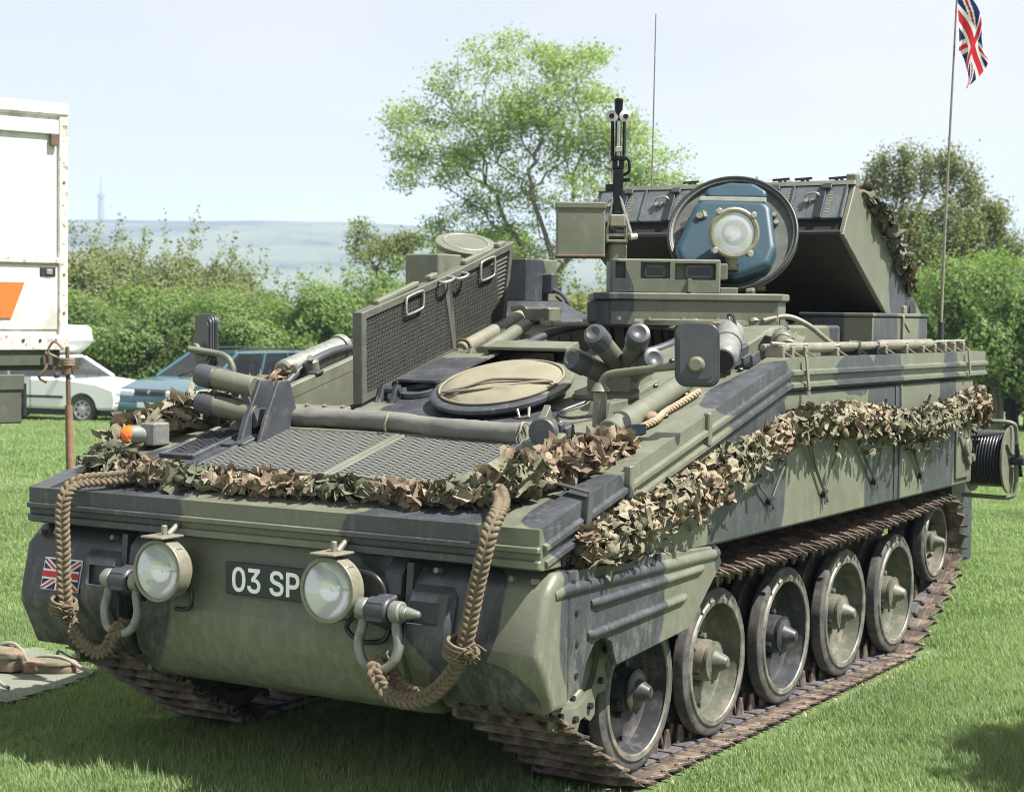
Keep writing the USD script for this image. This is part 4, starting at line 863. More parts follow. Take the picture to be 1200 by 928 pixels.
# covers: the face runs from (2.805, 2.275) down to (2.71, 2.105)
fa, fb = np.array([2.812, 2.282]), np.array([2.722, 2.118]); FV = unit(fb - fa); FN = np.array([-FV[1], FV[0]]); FN = FN if FN[0] < 0 else -FN; FL = np.linalg.norm(fb - fa)
def fp(x, t, h): q = fa + FV * t + FN * h; return np.array([x, q[0], q[1]])
n_cov = 5; w_cov = 2 * (LX - .014) / n_cov
for k in range(n_cov):
    x0 = -(LX - .014) + k * w_cov; xc = x0 + w_cov / 2
    cv = part(lch, 'tube_cover', obox(fp(xc, FL / 2, .0), X1, np.array([0, *FV]), np.array([0, *FN]), w_cov - .001, FL, .02, .003), 'light_cover', 25)
    part(lch, 'cover_strap', obox(fp(xc + .01, FL * .5, .014), X1, np.array([0, *FV]), np.array([0, *FN]), .040, FL * 1.02, .012, .003), 'dark_steel', 25)
    part(lch, 'cover_hook', join(obox(fp(xc + .03, FL * .05, .02), X1, np.array([0, *FV]), np.array([0, *FN]), .05, .03, .012, .003)), 'black_paint', 25)
    part(lch, 'cover_ridge', obox(fp(x0 + w_cov - .008, FL * .5, .012), X1, np.array([0, *FV]), np.array([0, *FN]), .012, FL, .012, .002), 'black_paint', 25)
    part(lch, 'cover_handle', tube(spline([fp(xc - .075, FL * .48, .01), fp(xc - .07, FL * .36, .03), fp(xc - .03, FL * .30, .035), fp(xc - .005, FL * .32, .03), fp(xc + .0, FL * .36, .012)], 6), .006, 8), 'bare_steel', 60)
    part(lch, 'cover_handle', join(cyl(fp(xc - .06, FL * .5, .01), fp(xc - .06, FL * .5, .03), .012, n=8), cyl(fp(xc - .03, FL * .46, .01), fp(xc - .03, FL * .46, .028), .009, n=8)), 'bare_steel', 40)
    for q in range(8):
        t = FL * (.22 + .085 * q)
        part(lch, 'stencil_mark', join(*[obox(fp(xc + .055 + .055 * j + rng.uniform(-.002, .002), t, .0105), X1, np.array([0, *FV]), np.array([0, *FN]), .011 + .006 * ((q * 7 + j * 3 + k) % 3), .006, .0015) for j in range(1 + (k % 2))]), 'yellow_mark', False)
for x in (-.2, .30, .42, .60): part(lch, 'aiming_bracket', join(bar((x - .04, 2.86, 2.325), (x + .05, 2.86, 2.33), .010, .012), bar((x - .02, 2.88, 2.30), (x, 2.87, 2.325), .012, .012), bar((x + .03, 2.88, 2.30), (x + .02, 2.87, 2.325), .012, .012)), 'dark_steel')
part(lch, 'sight_block', box(.655, .71, 2.84, 2.90, 2.285, 2.345, .006), 'green_paint')
part(lch, 'launcher_pivot', cyl((-.72, 3.70, 1.68), (.72, 3.70, 1.68), .05, n=18), 'dark_steel')
part(lch, 'missile_tube', join(*[cyl((-(LX - .014) + (k + .5) * w_cov, 2.80, 2.16), (-(LX - .014) + (k + .5) * w_cov, 3.7, 1.66), .085, n=16) for k in range(5)]), 'black_paint')
# stowage box at the rear right, smaller ones at the rear left
sb = part(V, 'stowage_box', join(prism([(.60, 2.44), (.95, 2.44), (.95, 3.24), (.91, 3.36), (.60, 3.36)], 1.47, 1.645, 'xy', .006)), CA, 25)
part(sb, 'stowage_lid', prism([(.59, 2.43), (.957, 2.43), (.957, 3.25), (.915, 3.37), (.59, 3.37)], 1.645, 1.662, 'xy', .004), CA, 25)
part(sb, 'lid_latch', join(box(.953, .965, 2.84, 2.86, 1.53, 1.65, .003), bar((.962, 2.855, 1.62), (.975, 2.90, 1.57), .012, .006)), 'fittings'); part(sb, 'lid_stop', box(.90, .92, 2.98, 3.02, 1.66, 1.70, .004), 'fittings')
gb = part(V, 'periscope_housing', box(-.90, -.655, 1.98, 2.28, 1.70, 1.91, .006), CA, 25)
part(gb, 'housing_hood', join(box(-.66, -.60, 2.14, 2.2, 1.74, 1.84, .006), tube(spline([(-.60, 2.15, 1.76), (-.56, 2.16, 1.74), (-.53, 2.17, 1.70), (-.52, 2.18, 1.66)], 6), .01), tube(spline([(-.60, 2.18, 1.73), (-.57, 2.2, 1.70), (-.55, 2.2, 1.66)], 6), .01)), 'grey_plastic')
part(gb, 'housing_base', lathe([(0, .105), (.19, .10), (.24, .06), (.38, .0)], (-.72, 2.10, 1.60), (0, 0, 1), 36), CA, 40)
part(V, 'sight_box', box(-.99, -.80, 1.42, 1.62, 1.55, 1.915, .006), 'green_paint', 25)
rl = part(V, 'round_lid', lathe([(0, -.012), (.15, -.012), (.155, 0), (.155, .014), (.145, .02), (0, .014)], (-.93, 1.86, 1.968), unit((.30, -.25, 1.0)), 36), CA, 40)
part(rl, 'lid_ring', tube([np.array((-.93, 1.86, 1.985)) + (math.cos(t) * .11, math.sin(t) * .11, -.3 * math.cos(t) * .11 + .25 * math.sin(t) * .11) for t in np.linspace(0, 6.28, 36)[:-1]], .008, 6, True), 'galvanised', 60)
part(V, 'lid_post', cyl((-.90, 1.90, 1.60), (-.92, 1.87, 1.955), .03, n=12), CA)
# aerials
part(V, 'aerial_base', join(cyl((.9, 3.62, 1.475), (.9, 3.62, 1.53), .035, n=14, bev=.005), cyl((.9, 3.62, 1.53), (.9, 3.62, 1.62), .016, n=12)), 'black_plastic')
part(V, 'aerial', tube([(.9, 3.62, 1.6), (.905, 3.64, 2.2), (.912, 3.68, 2.85), (.918, 3.71, 3.40)], [.009, .008, .006, .005], 8), 'fittings', 60)
part(V, 'aerial_base', cyl((-.62, 3.25, 1.60), (-.62, 3.25, 1.72), .03, n=14, bev=.005), 'black_plastic')
part(V, 'aerial', tube([(-.62, 3.25, 1.7), (-.618, 3.25, 2.4), (-.61, 3.25, 3.28)], [.006, .005, .003], 8), 'fittings', 60)
# cable reel on the tail
RXc = np.array([1.03, 3.80, .905])
re = part(V, 'cable_reel', lathe([(0, 0), (.15, 0), (.175, .004), (.175, .012), (.15, .012), (.10, .014), (.10, .19)], RXc, (1, 0, 0), 40), 'green_paint', 30)
part(re, 'reel_flange', lathe([(.10, .19), (.165, .192), (.178, .196), (.178, .206), (.165, .208), (.05, .204), (0, .204)], RXc, (1, 0, 0), 40), 'green_paint', 30)
part(re, 'wound_cable', join(*[tube([RXc + (.026 + .0158 * k, math.cos(t) * .140, math.sin(t) * .140) for t in np.linspace(0, 2 * math.pi, 40)[:-1]], .0079, 8, True) for k in range(11)]), 'cable_black', 60)
part(re, 'cable_core', lathe([(.135, .012), (.135, .19)], RXc, (1, 0, 0), 30), 'black_hole')
part(re, 'reel_frame', tube(spline([(1.0, 3.72, 1.10), (1.12, 3.72, 1.105), (1.24, 3.76, 1.10), (1.262, 3.79, 1.05), (1.262, 3.80, .9), (1.262, 3.80, .76), (1.24, 3.78, .71), (1.12, 3.74, .71), (1.0, 3.72, .715)], 8), .012, 8), 'green_paint', 50)
part(re, 'reel_hub', join(cyl(RXc + (.20, 0, 0), RXc + (.275, 0, 0), .028, n=14, bev=.004), bar(RXc + (.245, -.05, .09), RXc + (.245, .05, -.09), .02, .012), cyl(RXc + (.26, 0, 0), RXc + (.31, .01, .01), .012, n=10)), 'dark_steel', 35)
for a in (0.4, 2.5, 4.6): part(re, 'flange_rib', bar(RXc + (.209, math.cos(a) * .04, math.sin(a) * .04), RXc + (.209, math.cos(a) * .15, math.sin(a) * .15), .022, .008), 'green_paint')
part(V, 'towing_pintle', join(cyl((1.06, 3.42, .99), (1.13, 3.42, .99), .045, n=16, bev=.006), bar((1.09, 3.34, 1.06), (1.11, 3.48, .90), .05, .03, (1, 0, 0), .006), box(1.086, 1.10, 3.30, 3.52, .83, 1.10, .004), cyl((1.10, 3.50, .93), (1.13, 3.50, .93), .02)), 'green_paint')
# cords from the side net to hooks on the plate
for (hy, hz, tops) in ((.92, .916, ((.72, 1.05), (1.06, 1.06))), (1.498, .896, ((1.25, 1.16), (1.29, 1.16), (1.66, 1.14))), (2.107, .905, ((1.82, 1.14), (1.86, 1.14), (2.20, 1.10))), (2.745, .885, ((2.55, 1.08), (2.59, 1.08), (2.85, 1.05)))):
    part(V, 'cord_hook', join(cyl((1.086, hy, hz), (1.106, hy, hz), .012, n=8), bar((1.10, hy, hz), (1.108, hy - .012, hz - .035), .010, .008), bar((1.10, hy + .01, hz), (1.106, hy + .018, hz - .03), .008, .006), cyl((1.100, hy - .018, hz + .012), (1.100, hy + .02, hz + .018), .009, n=8)), 'dark_steel')
    for (ty, tz) in tops: part(V, 'net_cord', tube([(1.103, hy, hz), (1.100, (hy + ty) / 2, (hz + tz) / 2 - .004), (1.105, ty, tz)], .0038, 5), 'olive_canvas')
for y in (1.18, 2.18, 2.80, 3.35): part(V, 'net_hook', join(cyl((1.086, y, 1.235), (1.112, y, 1.235), .010, n=8), bar((1.105, y, 1.235), (1.115, y + .015, 1.275), .008, .01)), 'dark_steel')
part(V, 'side_tie_ring', tube([np.array((1.12, -.10, 1.03)) + (0, math.cos(t) * .02, math.sin(t) * .02) for t in np.linspace(0, 6.28, 14)[:-1]], .004, 6, True), 'dark_steel')
# ================================================================ netting, ropes, flag
CLOTHS = ['cloth_tan', 'cloth_brown', 'cloth_olive', 'cloth_green', 'cloth_khaki']
def scrap(c, size, nrm, r):
    """One limp cloth leaf: a ragged lobed patch rolled about one axis and drooping along the other."""
    n = unit(np.asarray(nrm) + r.normal(0, .42, 3)); a, b, _ = frame_of(n, r.normal(0, 1, 3))
    g = np.linspace(-1, 1, 5); X, Y = np.meshgrid(g, np.linspace(-1, 1, 4), indexing='ij'); X, Y = X.ravel(), Y.ravel()
    lob = 1 - .32 * np.abs(X)**2.2 + r.normal(0, .13, 20)                    # narrows to the ends, torn edge
    sx, sy = size * r.uniform(.5, .85), size * r.uniform(.3, .55)
    k = r.uniform(.35, 1.9) * r.choice([-1, 1], p=[.35, .65]); q = r.uniform(-.9, .9); tw = r.uniform(-.8, .8)
    th = k * Y * lob + tw * X * Y
    yb, zb = np.sin(th) / (abs(k) + .25), -(1 - np.cos(th)) / (abs(k) + .25) * np.sign(k)
    zz = zb * sy * 1.6 - q * X**2 * sx * .45 + r.normal(0, .035, 20) * size
    v = np.asarray(c) + np.outer(X * sx * (1 + r.normal(0, .08, 20)), a) + np.outer(yb * sy * 1.2, b) + np.outer(zz, n)
    f = []
    for i in range(4):
        for j in range(3):
            p = i * 4 + j; f += [(p, p + 4, p + 5), (p, p + 5, p + 1)]
    f = np.array(f); keep = np.ones(len(f), bool)
    for t in r.choice([0, 5, 18, 23, 2, 20], r.integers(1, 4), replace=False): keep[t] = False
    return trimesh.Trimesh(v, f[keep], process=False)

def net(label, path, rad, n, mix, size, drop=0.0, group=None, seed=1, up=(0, 0, 1), flat=.7, core=True, names=True):
    r = np.random.default_rng(seed)
    T = thing('camouflage_net', label, 'camouflage net', (0, 0, 0), 0, group)
    S = spline(path, 10); A, B, _ = frames(S)
    rad = np.interp(np.linspace(0, 1, len(S)), np.linspace(0, 1, len(rad)), rad)
    if core:
        cr = tube(S, rad * .42, 8); cr.vertices += (fbm(cr.vertices * 22, 3)[:, None] - .5) * .03
        part(T, 'rolled_netting', cr, 'olive_canvas', 60)
    fill = []
    for k in range(n):
        i = r.integers(0, len(S)); q = S[i] + (S[min(i + 1, len(S) - 1)] - S[i]) * r.uniform()
        t = r.uniform(0, 2 * math.pi); d = math.cos(t) * A[i] + math.sin(t) * B[i]
        if d @ np.array(up) < -.35 and r.uniform() < .7: d = -d
        rr = rad[i] * r.uniform(.5, 1.0)
        pos = q + d * rr * np.array([1, 1, flat]) + np.array([0, 0, -drop * r.uniform() * (1 if r.uniform() < .3 else 0)])
        m = scrap(pos, size * r.uniform(.6, 1.25), d, r)
        clump = fbm(np.array([pos * 4.5]), 2, seed)[0] + r.normal(0, .07)
        j = int(np.clip(np.searchsorted(np.array([.40, .48, .55, .63]), clump), 0, 4)); c = mix[j]
        if k < 285 and names: part(T, 'cloth_scrap', m, c, 60)
        else: fill.append((m, c))
    byc = {}
    for m, c in fill: byc.setdefault(c, []).append(m)
    for c, ms in byc.items(): part(T, 'small_scraps', join(*ms), c, 60, kind='stuff')
    # threads of the net
    th = []
    for k in range(40):
        i = r.integers(0, len(S) - 1); q = S[i]; d = r.normal(0, 1, 3); d[2] = abs(d[2]) * .4
        th.append(tube([q + unit(d) * rad[i] * .6, q + unit(d + r.normal(0, .5, 3)) * rad[i] * 1.05, q + unit(d + r.normal(0, .8, 3)) * rad[i] * 1.0], .0025, 4))
    part(T, 'net_threads', join(*th), 'rope_fibre', 60, kind='stuff')
    return T
MIX_F = ['cloth_green', 'cloth_olive', 'cloth_khaki', 'cloth_tan', 'cloth_brown']
MIX_S = ['cloth_olive', 'cloth_khaki', 'cloth_khaki', 'cloth_tan', 'cloth_brown']
net('brown and olive leaf netting laid along the front edge of the bonnet',
    [gp(-1.0, -.50, .02), gp(-.95, -.60, .03), gp(-.84, -.655, .035), gp(-.5, -.69, .03), gp(-.1, -.70, .03), gp(.3, -.69, .028), gp(.6, -.68, .03), gp(.83, -.64, .05)], [.06, .07, .075, .07, .055, .045, .045, .045, .06], 950, MIX_F, .056, seed=3, flat=.75)
net('heap of brown leaf netting piled by the right-hand corner of the bonnet', [gp(.80, -.62, .05), gp(.88, -.50, .06), gp(.93, -.36, .05), gp(.955, -.22, .04), gp(.96, -.10, .03)], [.075, .095, .085, .07, .05], 400, ['cloth_olive', 'cloth_tan', 'cloth_brown', 'cloth_tan', 'cloth_brown'], .072, seed=5)
net('heap of olive leaf netting behind the orange indicator lamp', [gp(-1.085, -.40, .03), gp(-1.06, -.24, .05), gp(-.98, -.04, .06), gp(-.93, .12, .04), gp(-.94, .30, .05)], [.06, .075, .09, .08, .05], 260, ['cloth_olive', 'cloth_khaki', 'cloth_khaki', 'cloth_olive', 'cloth_tan'], .078, seed=6)
net('long garland of dry leaf netting hung along the side plate', [(1.10, -.62, .90), (1.115, -.42, .915), (1.12, -.17, .962), (1.12, .12, 1.01), (1.12, .38, 1.062), (1.12, .70, 1.12), (1.12, 1.05, 1.195), (1.13, 1.40, 1.205), (1.13, 1.80, 1.195), (1.135, 2.2, 1.165), (1.135, 2.6, 1.125), (1.13, 2.85, 1.14), (1.13, 3.2, 1.19), (1.12, 3.55, 1.205), (1.10, 3.68, 1.15)],
    [.055, .08, .085, .075, .075, .065, .06, .065, .07, .07, .085, .07, .06, .07, .055], 2800, MIX_S, .043, drop=.07, seed=8, flat=1.1)
net('dark leaf netting draped down the edge of the launcher', [(.70, 2.94, 2.26), (.72, 3.10, 2.17), (.725, 3.28, 2.06), (.72, 3.44, 1.95), (.715, 3.56, 1.86), (.715, 3.64, 1.79)], [.035, .06, .07, .06, .05, .03], 260, ['olive_canvas', 'cloth_green', 'cloth_brown', 'louvre_dark', 'cloth_green'], .05, seed=9)
# small bundles of loose netting
net('scrap of netting wedged beside the silencer on the left edge', [(-.95, .36, 1.30), (-.96, .44, 1.34), (-.97, .50, 1.37)], [.035, .045, .03], 40, ['cloth_brown', 'cloth_tan', 'cloth_brown', 'cloth_khaki', 'cloth_tan'], .06, seed=11, names=True)

def plait(P, R, turns, r_s, n=4, aspect=.55, face=(.45, -.88, .12)):
    """Plaited rope along P: n strands weaving in a figure of eight, the herringbone side turned towards `face`."""
    P = np.asarray(P); T_ = np.gradient(P, axis=0); T_ /= np.linalg.norm(T_, axis=1, keepdims=True) + 1e-12
    A = np.cross(T_, np.asarray(face)); A /= np.linalg.norm(A, axis=1, keepdims=True) + 1e-9; B = np.cross(T_, A)
    d = np.r_[0, np.cumsum(np.linalg.norm(np.diff(P, axis=0), axis=1))]; out = []
    for k in range(n):
        ph = d * turns * 2 * math.pi + k * 2 * math.pi / n
        x, y = R * np.cos(ph), R * aspect * np.sin(2 * ph)
        out.append(tube(P + A * x[:, None] + B * y[:, None], r_s, 8))
    return out
def plaited_rope(T, pts, R=.0190, r_s=.0088, turns=11.5, m=10, flat=None):
    P0 = spline(pts, 12); d = np.r_[0, np.cumsum(np.linalg.norm(np.diff(P0, axis=0), axis=1))]
    n = int(d[-1] / .0042); t = np.linspace(0, d[-1], n)
    P = np.column_stack([np.interp(t, d, P0[:, j]) for j in range(3)])
    for s_m in plait(P, R, turns, r_s): part(T, 'strand', s_m, 'rope_fibre', 60)
    part(T, 'rope_core', tube(P, R * .72, 10), 'rope_fibre', 60)
TR = thing('tow_rope', 'thick plaited tow rope looped from the bonnet down to both front shackles', 'tow rope')
LF = [(-.553, -.935, .535), (-.560, -.965, .50), (-.595, -.955, .452), (-.66, -.945, .425), (-.73, -.945, .452), (-.80, -.94, .53), (-.825, -.94, .64), (-.835, -.935, .78), (-.845, -.93, .90), (-.842, -.915, .975), (-.825, -.865, 1.015), (-.76, -.78, 1.025), (-.64, -.70, 1.04)]
RF = [(.553, -.935, .535), (.560, -.97, .50), (.61, -.965, .435), (.69, -.955, .42), (.78, -.95, .46), (.86, -.945, .555), (.895, -.945, .66), (.918, -.94, .78), (.945, -.935, .90), (.955, -.915, .975), (.945, -.86, 1.02), (.90, -.76, 1.045), (.84, -.68, 1.07)]
plaited_rope(TR, LF); plaited_rope(TR, RF)
plaited_rope(TR, [(-.553, -.915, .545), (-.572, -.90, .50), (-.61, -.90, .46), (-.66, -.91, .44)], R=.018, r_s=.0088)
plaited_rope(TR, [(.553, -.915, .545), (.575, -.90, .49), (.63, -.905, .445), (.70, -.91, .435)], R=.018, r_s=.0088)
for c, d in (((-.815, -.955, .575), (.28, -.1, .9)), ((.878, -.965, .605), (.35, -.1, .9))):
    a, b_, t_ = frame_of(d); c = np.array(c)
    part(TR, 'whipping', join(*[tube([c + t_ * (h * .012) + (a * math.cos(q) + b_ * math.sin(q)) * (.043 + .003 * ((h * 5) % 2)) for q in np.linspace(0, 6.28, 18)[:-1]], .006, 5, True) for h in range(-2, 3)]), 'rope_fibre', 60)
    r = np.random.default_rng(int(abs(c[0]) * 1000))
    part(TR, 'frayed_end', join(*[tube(spline([c + (.03 * np.sign(c[0]) * 1, -.02, 0), c + np.array([.055 * 1, -.03, 0]) + r.normal(0, .012, 3), c + np.array([.075, -.03, -.01]) + r.normal(0, .018, 3)], 4), .0032, 4) for _ in range(22)]), 'rope_fibre', 60)
    part(TR, 'tucked_end', cyl(c + (.02, -.005, -.01), c + (.075, -.012, .005), .019, .016, n=12, bev=.004), 'rope_fibre', 40)
# twisted cord lying along the right edge of the deck
tr2 = thing('twisted_cord', 'short length of tan twisted cord lying on the deck beside the right-hand tube', 'cord')
Q = spline([gp(.915, .16, .015), gp(.940, .24, .02), gp(.925, .34, .018), gp(.935, .46, .02), gp(.938, .60, .02)], 24)
for k in range(3):
    A_, B_, _ = frames(Q); ph = np.arange(len(Q)) * .55 + k * 2.094
    part(tr2, 'strand', tube(Q + A_ * (np.cos(ph) * .0075)[:, None] + B_ * (np.sin(ph) * .0075)[:, None], .0068, 6), 'pale_cord', 60)
part(tr2, 'knot', trimesh.creation.icosphere(2, .026).apply_transform(mat4(gp(.915, .25, .025), X1 * 1.0, GT * 1.2, GN * .9)), 'pouch_cloth', 60)
single('blue_rag', scrap(gp(.93, .02, .018), .11, GN, np.random.default_rng(4)), 'blue_lining', 'small crumpled blue rag on the deck by the mirror arm', 'rag')
# rolled tarpaulin across the front deck, behind the grilles
rt = thing('rolled_tarpaulin', 'grey rolled tarpaulin lying across the deck behind the intake grilles', 'tarpaulin')
Q = spline([gp(-.60, .005, .040), gp(-.3, .01, .042), gp(-.05, .0, .044), gp(.12, -.02, .040), gp(.30, -.035, .040), gp(.545, -.045, .040)], 16)
rm = tube(Q, .038, 24); rm.vertices += (fbm(rm.vertices * np.array([9, 30, 30]), 4)[:, None] - .5) * np.array([.004, .016, .016])
part(rt, 'roll', rm, 'tarp_grey', 60)
for x in (-.05, .56):
    q = gp(x, -.01 if x < .3 else -.045, .041)
    part(rt, 'tie', tube([q + (.004 * math.sin(3 * t), math.cos(t) * .041, math.sin(t) * .041) for t in np.linspace(0, 6.28, 20)[:-1]], .004, 5, True), 'cloth_khaki', 60)
part(rt, 'roll_end', join(*[tube([gp(.55, -.045, .04) + np.array([0, math.cos(t), math.sin(t)]) * (.008 + .0045 * t) for t in np.linspace(0, 6.0, 22)], .003, 4)]), 'cloth_brown', 60)
# ---- union flag hanging from the rear aerial
fl = thing('union_flag', 'union flag hanging limply from the tall rear aerial', 'flag', (.918, 3.71, 0))
W_, H_ = .62, .36        # fly and hoist
def flag_pos(u, v):
    """u along the fly (0 at the aerial), v down the hoist; the cloth droops from the aerial in folds. Local to the aerial."""
    dn = u * W_ * .86; fold = math.sin(u * 7.0 + v * 2.2) * .035 * (0.3 + u) + math.sin(u * 3.1 - v * 4) * .02
    lx = (.0 + (u * .19 + .05 * u * math.sin(u * 4.6)) * (1 - .35 * v) + fold * .3) + .02 * v * math.sin(u * 5)
    z = 3.40 - v * H_ * (1 - .45 * u) - dn * (1 - .15 * v) * .78
    ly = fold + .05 * math.sin(v * 3 + u * 2)
    return np.array([CR[0] * lx - CF[0] * ly, CR[1] * lx - CF[1] * ly, z])
def flag_sheet(shape, off):
    tv, tf = [], []
    N, M = 56, 34
    idx = {}
    for i in range(N):
        for j in range(M):
            c = sg.Point((i + .5) / N, (j + .5) / M)
            if shape.contains(c):
                q = []
                for a, b in ((i, j), (i + 1, j), (i + 1, j + 1), (i, j + 1)):
                    if (a, b) not in idx: idx[(a, b)] = len(tv); tv.append(flag_pos(a / N, b / M) + off)
                    q.append(idx[(a, b)])
                tf += [(q[0], q[1], q[2]), (q[0], q[2], q[3])]
    return trimesh.Trimesh(np.array(tv), np.array(tf), process=False)
LB = lambda a, b, t: sg.LineString([(a[0] * W_, a[1] * H_), (b[0] * W_, b[1] * H_)]).buffer(t, cap_style=2)
from shapely import affinity
sc = lambda g: affinity.scale(g, 1 / W_, 1 / H_, origin=(0, 0))
RCx = sg.box(W_ / 2 - H_ * .1, 0, W_ / 2 + H_ * .1, H_).union(sg.box(0, H_ * .4, W_, H_ * .6))
WCx = sg.box(W_ / 2 - H_ * .167, 0, W_ / 2 + H_ * .167, H_).union(sg.box(0, H_ * .333, W_, H_ * .667))
RS = LB((-.1, -.1), (1.1, 1.1), H_ * .035).union(LB((-.1, 1.1), (1.1, -.1), H_ * .035)); WS = LB((-.1, -.1), (1.1, 1.1), H_ * .1).union(LB((-.1, 1.1), (1.1, -.1), H_ * .1))
ALL = sg.box(0, 0, W_, H_)
for nm, g, m in (('red_cross', RCx, 'flag_red'), ('white_cross', WCx.difference(RCx), 'flag_white'), ('red_saltire', RS.difference(WCx), 'flag_red'), ('white_saltire', WS.difference(RS).difference(WCx), 'flag_white'), ('blue_field', ALL.difference(WS).difference(WCx), 'flag_blue')):
    part(fl, nm, flag_sheet(sc(g), 0), m + '_cloth', 60)
# ---- ground sheet with kit, far front left
gs_pts = [(-2.9, -.05), (-2.45, .50), (-2.2, .42), (-1.80, .22), (-1.76, .05), (-1.66, -.40), (-1.75, -.62), (-2.3, -.75), (-2.9, -.6)]
g = sg.Polygon(gs_pts).buffer(-.03).buffer(.03)
xs, ys = np.meshgrid(np.linspace(-2.95, -1.6, 46), np.linspace(-.8, .55, 46), indexing='ij'); fv, ff, ix = [], [], {}
for i in range(45):
    for j in range(45):
        if g.contains(sg.Point((xs[i, j] + xs[i + 1, j]) / 2, (ys[i, j] + ys[i, j + 1]) / 2)):
            q = []
            for a, b in ((i, j), (i + 1, j), (i + 1, j + 1), (i, j + 1)):
                if (a, b) not in ix:
                    ix[(a, b)] = len(fv); x, y = xs[a, b], ys[a, b]
                    fv.append((x, y, .022 + .05 * max(0, fbm(np.array([[x * 3.2, y * 3.2 + x, 1.7]]), 3)[0] - .42)))
                q.append(ix[(a, b)])
            ff += [(q[0], q[1], q[2]), (q[0], q[2], q[3])]
single('ground_sheet', trimesh.Trimesh(np.array(fv), np.array(ff), process=False), 'sheet_canvas', 'rumpled pale green canvas sheet spread on the grass', 'ground sheet', smooth=60)
def lump(c, r3, seed, rot=0.0, flatten=.25):
    m = trimesh.creation.icosphere(3, 1.0); v = m.vertices
    v = np.sign(v) * np.abs(v)**.72; v[:, 2] = np.maximum(v[:, 2], -flatten)
    v *= 1 + .28 * (fbm(m.vertices * 2.3 + seed, 3)[:, None] - .5)
    v *= np.array(r3); cs, sn = math.cos(rot), math.sin(rot)
    v = np.column_stack([v[:, 0] * cs - v[:, 1] * sn, v[:, 0] * sn + v[:, 1] * cs, v[:, 2]]) + np.asarray(c); m.vertices = v; return m
def kit(name, label, c, r3, seed, rot, m, strap=True):
    T = thing(name, label, name.replace('_', ' '), c, 0)
    part(T, 'body', lump((0, 0, r3[2] * .25), r3, seed, rot), m, 60)
    part(T, 'flap', lump((.01, -.01, r3[2] * .75), (r3[0] * .85, r3[1] * .9, r3[2] * .4), seed + 2, rot), m, 60)
    if strap: part(T, 'strap', tube(spline([(-r3[0], 0, .03), (-r3[0] * .3, -r3[1] * .2, r3[2] * 1.25), (r3[0] * .5, r3[1] * .1, r3[2] * 1.3), (r3[0] * 1.2, r3[1] * .4, .03), (r3[0] * 1.9, r3[1] * .2, .015)], 6), .009, 6), 'strap_web', 60)
kit('ammunition_pouch', 'brown square pouch lying at the back of the ground sheet', (-2.17, .05, .03), (.085, .07, .085), 1, .3, 'pouch_cloth')
kit('ammunition_pouch', 'brown pouch at the left edge of the ground sheet', (-2.32, -.06, .03), (.09, .08, .08), 5, .9, 'pouch_cloth')
kit('webbing_belt', 'patterned webbing belt heaped on the sheet near the track', (-2.0, .14, .025), (.13, .06, .05), 9, .5, 'pouch_cloth')
kit('dark_bag', 'dark olive bag at the front edge of the ground sheet', (-2.0, -.30, .03), (.10, .07, .065), 12, .6, 'olive_canvas')
hs = thing('cable_headset', 'thin black cable and headset at the far edge of the sheet', 'headset', (-2.0, .33, .03))
part(hs, 'cable', tube(spline([(-.10, -.05, .02), (-.06, -.08, .06), (.02, -.04, .03), (.08, 0, .09), (.12, .05, .16), (.16, .08, .10), (.14, .02, .02)], 8), .006, 6), 'cable_black', 60)
part(hs, 'ear_pad', lump((0, 0, .02), (.05, .035, .025), 3), 'cable_black', 60)
# ================================================================ ground, grass, hedges, trees, hills
def gh(x, y):
    """Height of the field: level round the vehicle, falling gently away to the hedge."""
    d = np.hypot(np.asarray(x, float) - 0, np.asarray(y, float) - 1)
    t = np.clip((d - 7) / 33, 0, 1); far = np.clip((d - 55) / 400, 0, 1)
    return -1.05 * (t * t * (3 - 2 * t) * .35 + .65 * t) - 10 * far * far
# the field: a polar sheet, fine near the vehicle
rs = np.r_[np.linspace(0, 16, 60), np.geomspace(16.5, 5200, 60)]; na = 220
an = np.arange(na) * 2 * np.pi / na
v = [(0, 1, 0)]; f = []
for r_ in rs[1:]:
    for a in an: v.append((r_ * math.cos(a), 1 + r_ * math.sin(a), 0))
v = np.array(v, float); v[:, 2] = gh(v[:, 0], v[:, 1])
near = np.clip(1 - (np.hypot(v[:, 0], v[:, 1] - 1) - 3) / 60, 0, 1)
v[:, 2] += (fbm(np.column_stack([v[:, 0] * .9, v[:, 1] * .9, np.zeros(len(v))]), 3, 2) - .5) * .05 * near - .012
for j in range(na): f.append((0, 1 + j, 1 + (j + 1) % na))
for i in range(len(rs) - 2):
    for j in range(na):
        a, b = 1 + i * na + j, 1 + i * na + (j + 1) % na
        f += [(a, a + na, b + na), (a, b + na, b)]
